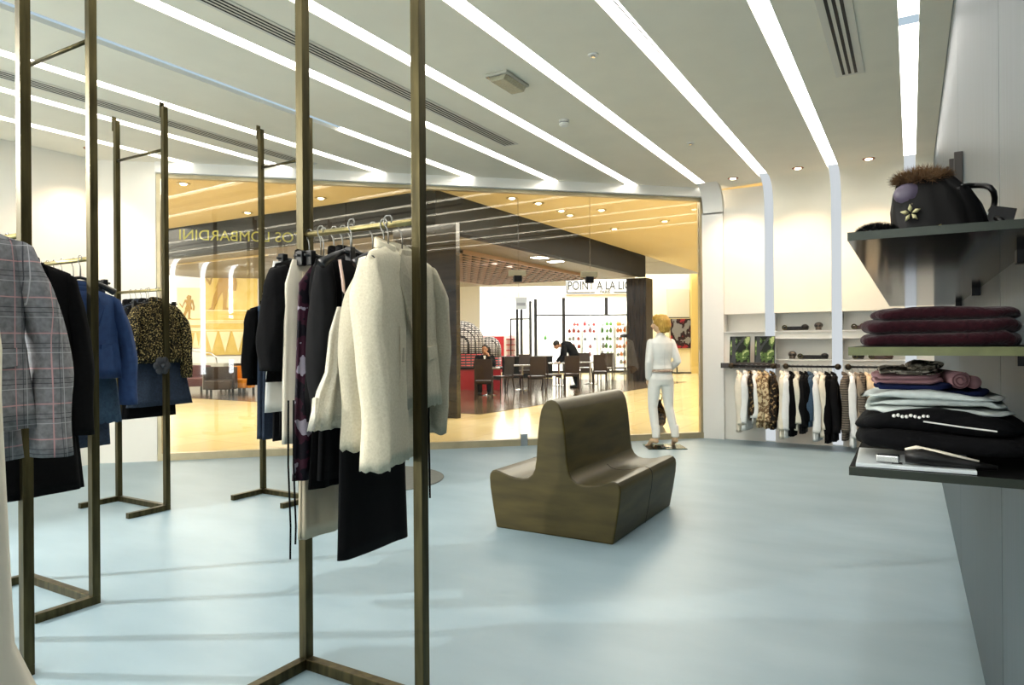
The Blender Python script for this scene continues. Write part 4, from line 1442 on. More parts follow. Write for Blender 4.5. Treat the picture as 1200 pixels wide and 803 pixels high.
rolled_belt(915, 947, 1.53, 'black rolled belt on the upper shelf of the middle bay', M_lblack)
rolled_belt(933, 970, 1.14, 'black rolled belt on the lower shelf of the middle bay', M_lblack)
rolled_belt(996, 1016, 1.53, 'dark belt on the upper shelf of the right bay', M_bead)
rolled_belt(1016, 1046, 1.14, 'brown beaded belt on the lower shelf of the right bay', M_bead)
rolled_belt(997, 1012, 1.14, 'short dark belt on the lower shelf of the right bay', M_lblack)
ornament(959, 1.53, 'small dark skull-like ornament on the upper shelf of the middle bay', mat('dark silver', '#5b534a', .35, metal=.5))
ornament(928, 1.14, 'small dark skull-like ornament on the lower shelf of the middle bay', MATS['dark silver'])

# ------------------------------------------------------------------ SHELVES ON THE RIGHT WALL
SX0, SY0, SY1 = -.117, 1.64, 5.0
shz = {'top': (1.632, 'top dark bronze wall shelf carrying the handbag'), 'mid': (1.385, 'middle wall shelf with brass green edge carrying maroon sweaters'), 'low': (1.127, 'lowest dark wall shelf carrying the pile of folded sweaters')}
for k, (z, lab) in shz.items():
    t = thing('wall_shelf', lab, 'shelf', (SX0, SY0, z), 0, 'shelves on the grey panelled wall')
    L = XW - SX0
    o = MB().box(0, L, 0, SY1 - SY0, -.018, 0).build('board', M_shelf, t, bevel=.0015)
    o.data.materials.append(mat('matt black shelf top', '#0c0c0b', .8, spec=.1, vary=.2, scale=20))
    for p in o.data.polygons:
        if p.normal.z > .5:
            p.material_index = 1
    MB().box(0, L, -.004, 0, -.018, .0).build('front_edge', M_brass_edge if k == 'mid' else mat('shelf metal edge', '#2f342c', .25, metal=.5), t)
    for y in (.4, 1.8, 3.0):
        MB().box(L - .03, L - .001, y - .02, y + .02, -.05, -.018).build('bracket', M_black, t)

GF = 'folded clothes on the shelves of the grey wall'


def folded(name, label, cat, x, y, z, w, d, h, m, layers=2, seed=1, rz=0.0, group=GF, sag=.0, extra=None):
    """folded garment: layered slab with rounded fold edges, front towards the camera"""
    rnd = random.Random(seed)
    t = thing(name, label, cat, (x, y, z), rz, group)
    mb = MB()
    n = 72
    lh = h / layers
    for L in range(layers):
        ox, oy = rnd.uniform(-.006, .006), rnd.uniform(-.008, .008)
        sw_, sd_ = 1 - rnd.uniform(0, .05), 1 - rnd.uniform(0, .05)
        p0 = rnd.uniform(0, 6)
        rg = []
        K = 10
        for i in range(K + 1):
            a = -PI / 2 + PI * i / K
            rr = math.cos(a)
            zz = lh * (.5 + .5 * math.sin(a)) + L * lh * .97
            ring = []
            for k in range(n):
                p = 2 * PI * k / n
                cx = math.copysign(abs(math.cos(p)) ** .35, math.cos(p))
                cy = math.copysign(abs(math.sin(p)) ** .35, math.sin(p))
                ins = lh * .55 * (1 - rr)
                X = (w / 2 * sw_ - ins) * cx
                Y = (d / 2 * sd_ - ins) * cy
                wv = .0035 * math.sin(3 * p + p0) + .002 * math.sin(8 * p + 2 * p0)
                up = (L + (.5 + .5 * math.sin(a))) / layers
                zw = zz + up * (.10 * h * math.sin(2.3 * X / w * 2 + p0) - sag * (abs(X) / (w / 2)) ** 2) + wv * .8
                ring.append((X + ox + wv, Y + oy + wv, max(zw, 0)))
            rg.append(ring)
        top = rg[-1]
        c = (ox, oy, sum(p[2] for p in top) / n)
        for f in (.8, .5, .2):
            rg.append([(c[0] + (p[0] - c[0]) * f, c[1] + (p[1] - c[1]) * f, p[2] * f + c[2] * (1 - f) + .004 * math.sin(7 * p[0] / w + p0)) for p in top])
        mb.rings(rg, True, True)
    mb.build('folded_body', m, t, smooth=True)
    return t


M_maroon = mat('maroon mohair', '#220810', .95, color2='#2d0c14', scale=90, bump=.5, sheen=.12, spec=.1)
M_wknit = mat('white knit', '#c7cfcb', .9, vary=.06, scale=60, bump=.3)
M_bknit = mat('black knit', '#08080a', .95, vary=.2, scale=60, bump=.3, spec=.15)
M_pink = mat('dusty pink knit', '#a0777a', .9, vary=.06, scale=60, bump=.2)
M_navy = mat('navy knit', '#141e44', .9, vary=.1, scale=60, spec=.2)
M_grey2 = cell_mat('grey brown print', '#6f685c', '#b3ac9c', 40, .5, .8, 'noise', c3='#3b372f')
z = 1.385
for k in range(3):
    folded('maroon_sweater', ['maroon mohair sweater at the bottom of the left stack on the middle shelf', 'maroon mohair sweater in the middle of the left stack on the middle shelf', 'maroon mohair sweater on top of the left stack on the middle shelf'][k],
           'sweater', .055, 1.86, z + .029 * k, .315 - .012 * k, .34, .031, M_maroon, 1, 200 + k, sag=.016 if k == 2 else .004)
folded('maroon_sweater', 'maroon mohair sweater bundle at the right end of the middle shelf', 'sweater', .208, 2.62, z, .08, .5, .09, M_maroon, 3, 210)
# lower shelf pile
z = 1.127
t = thing('white_magazine', 'white printed magazine lying under the black sweaters at the shelf front', 'magazine', (-.02, 1.77, z), .03)
MB().box(-.088, .13, -.12, .12, 0, .008).build('cover', mat('glossy white paper', '#cfd6d8', .3, vary=.1, scale=14), t, bevel=.001)
MB().box(-.02, .0, -.1, -.08, .008, .0088).build('print_block', M_ink, t)
MB().box(-.086, .128, -.118, .12, .0015, .0065).build('pages', M_label, t)
t = thing('leather_shoe_strap', 'black strap-like item with cream edge lying on the magazine', 'belt', (-.012, 1.675, z + .0095), -.05, GF)
m = MB()
pts = [(0, 0, .016), (.03, 0, .018), (.07, .004, .013), (.11, .004, .009), (.16, -.004, .006)]
m.tube(pts, [.013, .017, .013, .009, .005], 14)
m.build('strap', M_lblack, t, smooth=True)
MB().tube([(0, .0, .030), (.02, 0, .036), (.06, .004, .029), (.13, .0, .0165)], [.003, .004, .004, .002], 8).build('cream_edge', F_cream2, t, smooth=True)
MB().box(-.055, -.01, -.008, .01, .0, .016).build('metal_clasp', M_chrome, t, bevel=.003)
z1 = z + .013
folded('black_sweater', 'black knitted sweater, lower one of the pile on the lowest shelf', 'sweater', .055, 1.90, z1 + .018, .345, .40, .040, M_bknit, 1, 220, sag=.004)
t = folded('black_sweater', 'black knitted sweater with a white beaded trim, under the white sweaters', 'sweater', .052, 1.91, z1 + .056, .325, .38, .048, M_bknit, 1, 221, sag=.022)
bd = MB()
for k in range(9):
    bd.ball((-.085 + .008 * k, -.182, .036 + .002 * math.sin(k * 1.9)), .0042, .0042, .0042, 8)
bd.build('bead_trim', M_label, t, smooth=True)
MB().tube([(-.03, -.197, .028), (.04, -.2, .020), (.10, -.197, .014)], .0018, 6).build('white_piping', M_label, t)
zt_ = z1 + .100
for k in range(3):
    folded('white_sweater', ['white knitted sweater, lowest of three on the black ones', 'white knitted sweater, middle of three on the lowest shelf pile', 'white knitted sweater, topmost of three under the navy one'][k],
           'sweater', .045 - .003 * k, 1.93, zt_ - .006 + .0165 * k, .31 - .016 * k, .34, .0185, M_wknit, 1, 230 + k, sag=.016)
zt2 = zt_ + .046
folded('navy_sweater', 'navy blue folded sweater between white and pink ones', 'sweater', -.005, 1.95, zt2, .17, .30, .012, M_navy, 1, 240)
folded('pink_sweater', 'dusty pink folded sweater on the navy one, lower of two', 'sweater', -.012, 1.95, zt2 + .0115, .155, .28, .012, M_pink, 1, 241)
folded('pink_sweater', 'dusty pink folded sweater under the grey printed top, upper of two', 'sweater', -.014, 1.95, zt2 + .0225, .15, .27, .011, M_pink, 1, 242)
folded('printed_top', 'grey brown printed folded top crowning the pile', 'top', -.008, 1.96, zt2 + .033, .13, .26, .011, M_grey2, 2, 243)
folded('printed_top', 'crumpled grey printed scarf-like top at the very top right of the pile', 'top', .022, 2.0, zt2 + .043, .08, .16, .014, M_grey2, 1, 244)
t = thing('rolled_pink_top', 'rolled dusty pink top beside the grey printed ones', 'top', (.075, 1.93, zt2 + .001), .2, GF)
sp = []
for k in range(40):
    a = k * .35
    r = .004 + .0004 * k
    sp.append((r * math.cos(a), 0, .021 + r * math.sin(a)))
sm = MB()
outer = [(x * 1.0, zz) for x, _, zz in sp]
sm.tube([(0, -.10, .021), (0, .10, .021)], .0195, 20)
sm.build('roll', M_pink, t, smooth=True)
sm = MB().tube([(x, -.1015, zz) for x, _, zz in sp], .0016, 5)
sm.build('rolled_edge', mat('deep pink edge', '#6f4a4c', .9), t)
sm = MB().tube([(.03, -.09, .016), (.032, .1, .016)], .0145, 16)
sm.build('roll', M_pink, t, smooth=True)
folded('beaded_top', 'dark navy folded top with a pale beaded edge, under the pink roll', 'top', .095, 1.96, zt_ + .032, .10, .26, .014, M_navy, 1, 246)

# handbag, black fur piece on top shelf
zb = 1.632
t = thing('handbag', 'black floral handbag with brown fur trim and curved handles on the top shelf', 'handbag', (.060, 2.22, zb), .0)
t.scale = (.9, .9, .88)
M_bag = cell_mat('black floral leather', '#070606', '#0d0b0c', 12, .60, .5, 'noise', c3='#514a3a')
mb = MB()
rg = []
for zz, a, d, cx in ((0, .105, .05, .02), (.02, .125, .065, .02), (.08, .128, .07, .012), (.15, .118, .06, 0), (.20, .10, .045, -.012), (.235, .075, .03, -.025), (.25, .05, .018, -.03)):
    rg.append([(cx + a * math.copysign(abs(math.cos(2 * PI * k / 40)) ** .7, math.cos(2 * PI * k / 40)) + .004 * math.sin(k * 1.7 + zz * 60), d * math.sin(2 * PI * k / 40) + .003 * math.sin(k * 2.3), zz + .006 * math.sin(k * .9)) for k in range(40)])
mb.rings(rg)
bag = mb.build('bag_body', M_bag, t, smooth=True)
MB().ball((-.072, -.030, .196), .040, .022, .034, 16).build('lilac_panel', mat('lilac satin', '#4f4658', .4), t, smooth=True)
fl = MB()
for k in range(5):
    a = 2 * PI * k / 5 + .4
    fl.prism([(-.065 + r * math.cos(a + e), .128 + r * math.sin(a + e)) for r, e in ((.004, 0), (.016, .38), (.028, 0), (.016, -.38))], -.080, -.066, 'y')
fl.build('flower_applique', mat('pale yellow applique', '#b8b284', .5), t, smooth=True)
fl = MB()
for k in range(4):
    a = 2 * PI * k / 4 + .9
    fl.prism([(.0 + r * math.cos(a + e), .07 + r * math.sin(a + e)) for r, e in ((.004, 0), (.012, .5), (.022, 0), (.012, -.5))], -.074, -.062, 'y')
fl.build('flower_applique', mat('ochre applique', '#85794d', .5), t, smooth=True)
for (r_, cx, zz, tilt) in ((.055, .095, .155, .5), (.048, .125, .06, .8)):
    MB().tube([(cx + r_ * math.cos(-.6 + k * 4.2 / 16), -.01 + .02 * math.sin(k), zz + r_ * math.sin(-.6 + k * 4.2 / 16)) for k in range(17)], .0085, 10).build('handle', M_lblack, t, smooth=True)
MB().box(.10, .165, -.02, -.012, .10, .17, Matrix.Rotation(.25, 4, 'Y')).build('leather_tag', M_lblack, t, bevel=.002)


def fur(name, m, parent, c, r, n, L, seed, up=.2):
    rnd = random.Random(seed)
    mb = MB()
    for k in range(n):
        u, v = rnd.uniform(0, 2 * PI), rnd.uniform(-.6, 1)
        d = Vector((math.cos(u) * math.sqrt(1 - v * v) if abs(v) < 1 else 0, math.sin(u) * math.sqrt(max(0, 1 - v * v)), v))
        p = Vector(c) + Vector((d.x * r[0], d.y * r[1], d.z * r[2]))
        e = p + (d + Vector((rnd.uniform(-.5, .5), rnd.uniform(-.5, .5), rnd.uniform(-.4, .4) + up))).normalized() * L * rnd.uniform(.6, 1.1)
        s = d.cross(Vector((0, 0, 1)) if abs(d.z) < .9 else Vector((1, 0, 0))).normalized() * .0014
        w = d.cross(s).normalized() * .0014
        mb.add([p + s, p - s, p + w, e], [(0, 1, 3), (1, 2, 3), (2, 0, 3), (0, 2, 1)])
    return mb.build(name, m, parent)


M_furb = mat('brown fur', '#6b4f32', .9, vary=.3, scale=30)
MB().ball((-.035, -.0, .245), .065, .035, .022, 18).build('fur_base', M_furb, t, smooth=True)
f_ = fur('fur_trim', M_furb, t, (-.035, 0, .245), (.07, .035, .022), 1500, .028, 3)
t = thing('black_fur_keyring', 'small black fur piece with beads, left of the handbag on the top shelf', 'fur piece', (-.065, 1.76, zb), 0)
MB().ball((0, 0, .014), .038, .035, .0135, 16).build('core', M_black, t, smooth=True)
fur('pile', M_black, t, (0, 0, .014), (.036, .033, .012), 1300, .012, 5, up=.3)
bd = MB()
for k in range(5):
    bd.ball((.045 + .009 * k, -.01 + .004 * math.sin(k * 2), .006), .0055, .005, .005, 8)
bd.build('bead_chain', M_chrome, t, smooth=True)
t = thing('black_scarf', 'flat black cloth lying beside the handbag on the top shelf', 'scarf', (.03, 2.0, zb), 0)
rg = []
for i in range(9):
    a = PI * i / 8
    x = -.09 + .2 * i / 8
    hh = .035 * math.sin(a) ** .6 + .002
    rg.append([(x, .05 * math.cos(2 * PI * k / 20), hh / 2 + hh / 2 * math.sin(2 * PI * k / 20)) for k in range(20)])
MB().rings(rg).build('cloth', F_black, t, smooth=True)

# slim upright plates fixed to the panel wall, seen edge-on
for k, (u, zt0, zb0) in enumerate([(1115.5, 179, 232), (1110.0, 187, 232), (1107.0, 196, 232)]):
    d = ray(u, 200)
    y_ = (XW - .05) / d.x * d.y if d.x > 0 else 7
    p1, p0 = at_y(u, zt0, y_), at_y(u, zb0, y_)
    o = MB().box(-.04, .0, -.012, .012, 0, p1.z - p0.z).build('upright_wall_plate', mat('grey brown plate', '#2c2620', .5), None, loc=(XW, y_, p0.z), bevel=.003)
    tag(o, ['tallest dark upright plate on the grey panelled wall, above the handbag', 'middle dark upright plate on the grey panelled wall', 'shortest upright plate on the grey panelled wall, farthest away'][k], 'wall plate', 'upright plates on the grey wall')

# ------------------------------------------------------------------ CEILING FITTINGS


def slot_diffuser(x, y0, y1, slots, gap, w, label, frame_w=.03):
    t = thing('slot_diffuser', label, 'air vent', (x, 0, ZC), 0, 'linear slot air diffusers')
    half = (slots - 1) * gap / 2
    MB().box(-half - w / 2 - frame_w, half + w / 2 + frame_w, y0, y1, -.006, -.001).build('frame', mat('diffuser frame', '#d9d5c9', .5), t, bevel=.001)
    for k in range(slots):
        xx = -half + k * gap
        MB().box(xx - w / 2, xx + w / 2, y0, y1 - .04, -.0075, -.0055).build('slot', M_shade, t)


slot_diffuser(-3.83, YR + .2, 6.57, 4, .035, .016, 'long four-slot air diffuser crossing the ceiling above the front centre rack')
slot_diffuser(-6.33, YR + .2, 6.0, 4, .04, .018, 'long four-slot air diffuser at the far left of the ceiling')
slot_diffuser(-.42, YR + .2, 6.3, 3, .045, .022, 'wide three-slot air diffuser at the upper right, nearest the grey wall', .05)

p = at_z(595, 93, ZC)
t = thing('emergency_light', 'rectangular emergency light with clear diffuser on the ceiling', 'emergency light', p, 0)
MB().box(-.10, .10, -.19, .19, -.025, 0).build('base_plate', mat('pale grey plastic', '#b9b7aa', .5), t, bevel=.006)
MB().prism([(-.085, -.025), (.085, -.025), (.06, -.065), (-.06, -.065)], -.17, .17, 'y').build('diffuser', mat('ribbed diffuser', '#a8a48c', .25, vary=.15, scale=60), t, bevel=.006)
MB().box(-.10, -.07, -.19, -.12, -.030, -.024).build('indicator', M_chrome, t)
p = at_z(661, 141, ZC)
t = thing('smoke_detector', 'white round smoke detector on the ceiling', 'smoke detector', p, 0)
MB().lathe([(.05, 0), (.052, -.02), (.0, -.021)], 24).build('base', M_white, t, smooth=False)
MB().lathe([(.048, -.028), (.05, -.045), (.035, -.06), (0, -.062)], 24).build('sensor_head', M_white, t, smooth=False)
MB().lathe([(.043, -.020), (.043, -.030), (0, -.030)], 24).build('dark_gap', M_shade, t)
for u, v, lab in ((695, 64, 'tiny round sprinkler cap on the ceiling near the middle strips'), (809, 167.5, 'tiny round sprinkler cap on the ceiling near the corner column')):
    t = thing('sprinkler', lab, 'sprinkler', at_z(u, v, ZC), 0, 'sprinklers')
    MB().lathe([(.04, 0), (.038, -.008), (.0, -.009)], 20).build('cap', M_white, t)
    MB().lathe([(.016, -.009), (.016, -.022), (0, -.023)], 12).build('head', M_chrome, t)
p = at_z(1077.5, 190, ZC)
t = thing('dome_camera', 'small dome security camera on the ceiling beside the rightmost strip', 'security camera', (p.x, p.y, ZC), 0)
MB().lathe([(.065, 0), (.065, -.04), (.055, -.055), (0, -.055)], 24).build('housing', mat('camera housing', '#8f8d7c', .4), t)
MB().lathe([(.052, -.055), (.05, -.075), (.035, -.10), (.012, -.112), (0, -.113)], 24).build('dome', M_black, t, smooth=True)


# ------------------------------------------------------------------ FIGURES


def etube(mb, pts, radii, side, n=24):
    """elliptical tube along pts; radii (across side, along front); side: lateral vector"""
    pts = [Vector(p) for p in pts]
    rg = []
    N = len(pts)
    for i, p in enumerate(pts):
        d = (pts[min(i + 1, N - 1)] - pts[max(i - 1, 0)]).normalized()
        s = Vector(side)
        s = (s - d * s.dot(d)).normalized()
        f = d.cross(s)
        rg.append([tuple(p + s * radii[i][0] * math.cos(2 * PI * k / n) + f * radii[i][1] * math.sin(2 * PI * k / n)) for k in range(n)])
    mb.rings(rg)


def limb(mb, pts, rad, sub=5):
    """tapered limb with rounded joints"""
    P, Rr = [], []
    for i in range(len(pts) - 1):
        a, c = Vector(pts[i]), Vector(pts[i + 1])
        for j in range(sub):
            f = j / sub
            P.append(a.lerp(c, f))
            bul = 1 + .06 * math.sin(PI * f)
            Rr.append((rad[i] * (1 - f) + rad[i + 1] * f) * bul)
    P.append(Vector(pts[-1])); Rr.append(rad[-1])
    mb.tube(P, Rr, 16)
    for p, r in zip(pts, rad):
        mb.ball(p, r * 1.0, r * 1.0, r * 1.0, 12)


def hand(mb, wrist, direction, palm_n, side=1, s=1.0, curl=.35):
    """palm and five unequal bent fingers; thumb leaves the side of the palm near its base"""
    d = Vector(direction).normalized()
    nrm = Vector(palm_n)
    nrm = (nrm - d * nrm.dot(d)).normalized()
    lat = d.cross(nrm) * side
    w = Vector(wrist)
    etube(mb, [w, w + d * .03 * s, w + d * .06 * s, w + d * .088 * s], [(.026 * s, .018 * s), (.036 * s, .017 * s), (.041 * s, .015 * s), (.038 * s, .011 * s)], lat, 16)
    for k, (off, L, r) in enumerate([(-.029, .068, .0082), (-.010, .078, .0086), (.010, .073, .0084), (.028, .056, .0074)]):
        b0 = w + d * .078 * s + lat * off * s
        pts = [b0]
        a = curl * .4
        for seg, fr in enumerate((.42, .32, .26)):
            a += curl * .5
            pts.append(pts[-1] + (d * math.cos(a) + nrm * math.sin(a) + lat * off * 2.0).normalized() * L * fr * s)
        mb.tube(pts, [r * s, r * .95 * s, r * .88 * s, r * .7 * s], 10)
        mb.ball(pts[-1], r * .7 * s, n=8)
    t0 = w + d * .022 * s - lat * .028 * s
    t1 = t0 + (d * .6 - lat * .75 + nrm * .25).normalized() * .035 * s
    t2 = t1 + (d * .9 - lat * .3 + nrm * .35).normalized() * .03 * s
    mb.tube([t0, t1, t2, t2 + (t2 - t1) * .5], [.013 * s, .0115 * s, .009 * s, .006 * s], 10)


def head(mb, c, yaw, pitch=0.0, s=1.0):
    """skull, jaw, nose, brow, ears; local +y is the face. Returns the head's matrix"""
    T = Matrix.Translation(c) @ Matrix.Rotation(yaw, 4, 'Z') @ Matrix.Rotation(pitch, 4, 'X') @ Matrix.Diagonal((s, s, s, 1))
    mb.ball((0, -.012, .025), .073, .092, .088, 20, T)
    mb.ball((0, .022, -.035), .056, .066, .075, 18, T)
    mb.ball((0, .05, -.085), .026, .026, .022, 12, T)
    mb.tube([(0, .080, .012), (0, .098, -.018), (0, .105, -.034), (0, .09, -.042)], [.008, .011, .014, .008], 10, T)
    for sx in (-1, 1):
        mb.ball((sx * .028, .074, .022), .02, .012, .008, 10, T)
        mb.ball((sx * .040, .062, -.025), .022, .02, .022, 10, T)
        mb.ball((sx * .073, -.008, -.012), .010, .018, .030, 10, T)
    mb.tube([(-.020, .080, -.062), (0, .090, -.060), (.020, .080, -.062)], .0065, 8, T)
    return T


M_skin_m = mat('mannequin skin', '#d9b58f', .45)
M_skin = mat('skin', '#b07f60', .5)
M_blond = mat('blond wig hair', '#d9b04e', .55, color2='#a97c2c', scale=14, stretch=(8, 8, 1.2), bump=.4)
M_wsuit = mat('white suit cloth', '#eeece4', .75, vary=.02, scale=20, bump=.1)
M_dsuit = mat('dark suit cloth', '#101116', .85, spec=.2)
M_dhair = mat('dark hair', '#14100e', .6)

# mannequin by the glass
mp_ = at_z(775, 524.5)
MR = TH + math.radians(14)
t = thing('mannequin', 'blond mannequin in white trouser suit seen from behind, standing by the shop window', 'mannequin', (mp_.x, mp_.y, 0), MR)
HY = math.radians(62)
J = dict(pel=(0.0, 0, .95), waist=(.004, .0, 1.09), chest=(-.005, -.01, 1.30), sh=(-.005, -.02, 1.415), neck=(-.01, -.005, 1.50),
         sl=(-.150, -.02, 1.385), sr=(.145, -.02, 1.385), el=(-.195, -.05, 1.13), er=(.215, -.06, 1.14), wl=(-.165, .02, .905), wr=(.17, .16, 1.00),
         hl=(-.085, 0, .93), hr=(.085, 0, .93), kl=(-.105, .03, .53), kr=(.12, .02, .53), al=(-.085, -.02, .135), ar=(.185, -.03, .135),
         tl=(-.125, .11, .03), tr=(.215, .08, .03))
bd = MB()
etube(bd, [J['pel'], J['waist'], J['chest'], J['sh'], (-.01, -.012, 1.45), J['neck']], [(.15, .10), (.115, .08), (.14, .10), (.15, .085), (.06, .055), (.045, .048)], (1, 0, 0))
bd.tube([(-.01, -.01, 1.44), (-.012, 0, 1.50), (-.012, .0, 1.58)], [.048, .042, .042], 16)
HT = head(bd, (-.012, .0, 1.635), HY, 0, 1.0)
for a_, b_, c_ in (('sl', 'el', 'wl'), ('sr', 'er', 'wr')):
    limb(bd, [J[a_], J[b_], J[c_]], [.038, .032, .024])
hand(bd, J['wl'], (.10, .10, -.9), (1, .3, 0), 1, .98, .35)
hand(bd, J['wr'], (-.75, .45, -.35), (-.3, -1, 0), -1, .98, .4)
for h_, k_, a_, t_ in (('hl', 'kl', 'al', 'tl'), ('hr', 'kr', 'ar', 'tr')):
    limb(bd, [J[h_], J[k_], J[a_]], [.078, .052, .034])
    A, T_ = Vector(J[a_]), Vector(J[t_])
    heel = A + Vector((0, -.035, -.045))
    mid = A.lerp(T_, .55) + Vector((0, 0, .012))
    bd.tube([heel, A.lerp(T_, .2) + Vector((0, 0, -.02)), mid, T_, T_ + (T_ - A) * .22 + Vector((0, 0, .014))], [.026, .036, .034, .028, .014], 12)
    for k in range(5):
        base_ = T_ + Vector((-.022 + .011 * k, .0, -.004))
        bd.ball(base_ + (T_ - A) * .26 + Vector((0, 0, .016)), .009 if k else .013, .014, .008, 8)
bd.build('body', M_skin_m, t, smooth=True, remesh=.007)
# hair: blond chin-length bob
hb = MB()
hb.ball((0, -.022, .030), .098, .108, .098, 22, HT)
hb.ball((0, -.048, -.045), .092, .078, .085, 20, HT)
for k in range(26):
    a = PI * .98 + (k / 25) * PI * 1.04
    x, y = .088 * math.cos(a), -.02 + .100 * math.sin(a)
    hb.tube([(x * .6, y * .6, .11), (x * 1.02, y * 1.02, .04), (x * 1.10, y * 1.08, -.04), (x * .98 + .01 * math.sin(k * 3), y * .96, -.108 - .012 * math.sin(k * 2.1))], [.018, .022, .022, .010], 8, HT)
for k in range(7):
    x = -.06 + .02 * k
    hb.tube([(x * .5, .03, .118), (x, .075, .09), (x * 1.1 + .008, .092, .055)], [.014, .016, .009], 8, HT)
hb.build('hair', M_blond, t, smooth=True, remesh=.008)
ey = MB()
for sx in (-1, 1):
    ey.ball((sx * .028, .081, .006), .012, .005, .006, 10, HT)
ey.build('eyes', M_dhair, t, smooth=True)
MB().tube([(-.018, .086, -.062), (0, .0945, -.060), (.018, .086, -.062)], .0055, 8, HT).build('lips', mat('lip colour', '#9c3a32', .5), t, smooth=True)
# trousers
tb = MB()
etube(tb, [(0, 0, 1.035), (0, 0, .98), (0, -.012, .90), (0, -.005, .83)], [(.138, .098), (.152, .106), (.162, .112), (.150, .095)], (1, 0, 0))
for h_, k_, a_ in (('hl', 'kl', 'al'), ('hr', 'kr', 'ar')):
    limb(tb, [Vector(J[h_]) + Vector((0, 0, -.02)), J[k_], Vector(J[a_]) + Vector((0, -.0, .03))], [.090, .062, .046], 6)
    A = Vector(J[a_])
    tb.tube([A + Vector((0, 0, .16)), A + Vector((0, 0, .0))], [.048, .053], 18)
tb.build('trousers', M_wsuit, t, smooth=True, remesh=.010)
# jacket
jb = MB()
etube(jb, [(.0, 0, 1.035), (.0, 0, 1.09), (-.002, 0, 1.16), (-.006, -.012, 1.28), (-.006, -.02, 1.38), (-.008, -.02, 1.435), (-.01, -.012, 1.47)],
      [(.158, .116), (.140, .102), (.142, .104), (.160, .116), (.168, .102), (.125, .078), (.06, .062)], (1, 0, 0), 28)
for a_, b_, c_ in (('sl', 'el', 'wl'), ('sr', 'er', 'wr')):
    limb(jb, [J[a_], J[b_], Vector(J[c_]) + (Vector(J[b_]) - Vector(J[c_])) * .10], [.052, .048, .043], 6)
A, Bv = Vector(J['wl']), Vector(J['el'])
jb.prism([(-.165, .985), (-.10, 1.10), (-.03, 1.06), (-.05, 1.02)], .03, .115, 'y')
jb.build('jacket', M_wsuit, t, smooth=True, remesh=.009)
cb = MB()
rg = []
for z_, r_ in ((1.455, .066), (1.50, .056), (1.50, .050), (1.455, .058)):
    rg.append([(-.01 + r_ * math.cos(2 * PI * k / 24), -.010 + r_ * .95 * math.sin(2 * PI * k / 24), z_ - .014 * math.sin(2 * PI * k / 24)) for k in range(24)])
cb.rings(rg, False, False).build('collar', M_wsuit, t, smooth=True)
rg = []
for z_, r_ in ((1.03, .150), (1.03, .158), (.995, .166), (.995, .156)):
    rg.append([(r_ * math.cos(2 * PI * k / 32), r_ * .74 * math.sin(2 * PI * k / 32) - .003, z_) for k in range(32)])
MB().rings(rg, False, False).build('belt', cell_mat('woven pink belt', '#cdb9a4', '#9d8270', 60, .5, .7, 'noise'), t, smooth=True)
# back seam of the jacket
MB().tube([(-.006, -.132, 1.30), (-.004, -.121, 1.2), (-.002, -.110, 1.12), (.0, -.120, 1.045)], .0022, 6).build('back_seam', mat('seam shade', '#cfccc2', .8), t)
# plate under the mannequin
t = thing('glass_floor_plate', 'square green-tinted glass base plate under the mannequin', 'base plate', (mp_.x + .03, mp_.y + .02, 0), MR - .25)
MB().box(-.24, .26, -.2, .24, .0, .012).build('glass_plate', M_plate_glass, t, bevel=.002)
MB().box(-.03, .09, -.07, .05, .012, .018).build('steel_disc', M_chrome, t, bevel=.002)
# leopard bag standing on the mall side behind the mannequin's legs
p = at_z(773, 511)
t = thing('leopard_bag', 'dark leopard-spotted soft bag on a small white stand behind the mannequin', 'bag', (p.x, p.y, 0), MR)
F_leo2 = cell_mat('leopard satin', '#2a1a10', '#8a6336', 26, .50, .4, 'noise', c3='#100a07')
rg = []
for zz, a, d in ((.16, .07, .05), (.2, .10, .07), (.32, .11, .07), (.42, .07, .05), (.50, .03, .025), (.54, .035, .03)):
    rg.append([(a * math.cos(2 * PI * k / 24) * (1 + .06 * math.sin(5 * 2 * PI * k / 24)), d * math.sin(2 * PI * k / 24), zz) for k in range(24)])
MB().rings(rg).build('bag_body', F_leo2, t, smooth=True)
MB().lathe([(.13, 0), (.12, .02), (.05, .15), (.05, .16), (0, .16)], 24).build('white_stand', M_white, t, smooth=True)
MB().tube([(-.03, 0, .52), (-.05, 0, .60), (0, 0, .65), (.05, 0, .60), (.03, 0, .52)], .008, 8).build('handle', M_lblack, t, smooth=True)

# seated man in the cafe, facing the shop, hand to his face
sp2 = at_z(577, 452, .006)
p = at_d(568.5, 452, 18.6)
t = thing('person', 'person in dark suit seated at a cafe table, hand raised to the face', 'person', (p.x, p.y, .0), TH + PI)
# local +y faces the camera
bd = MB()
etube(bd, [(0, -.02, .50), (0, 0, .68), (0, .02, .86), (0, .03, 1.0), (0, .03, 1.06)], [(.17, .13), (.16, .11), (.20, .12), (.19, .10), (.07, .06)], (1, 0, 0))
bd.tube([(0, .03, 1.04), (0, .05, 1.13)], [.055, .05], 14)
HT2 = head(bd, (0, .06, 1.215), -.15, -.1, 1.08)
limb(bd, [(-.2, .03, 1.0), (-.25, .15, .80), (-.10, .17, 1.06)], [.05, .04, .028])
limb(bd, [(.2, .03, 1.0), (.26, .1, .76), (.12, .33, .78)], [.05, .04, .028])
hand(bd, (-.10, .17, 1.06), (.45, -.2, .8), (.5, -.5, 0), 1, 1.0, .7)
hand(bd, (.12, .33, .78), (-.5, .8, 0), (0, 0, -1), -1, 1.0, .4)
for sx in (-1, 1):
    limb(bd, [(sx * .1, 0, .52), (sx * .13, .42, .52), (sx * .12, .40, .10)], [.085, .06, .04])
    bd.tube([(sx * .12, .36, .05), (sx * .13, .47, .045), (sx * .13, .58, .035)], [.04, .042, .03], 10)
bd.build('body', M_skin, t, smooth=True, remesh=.011)
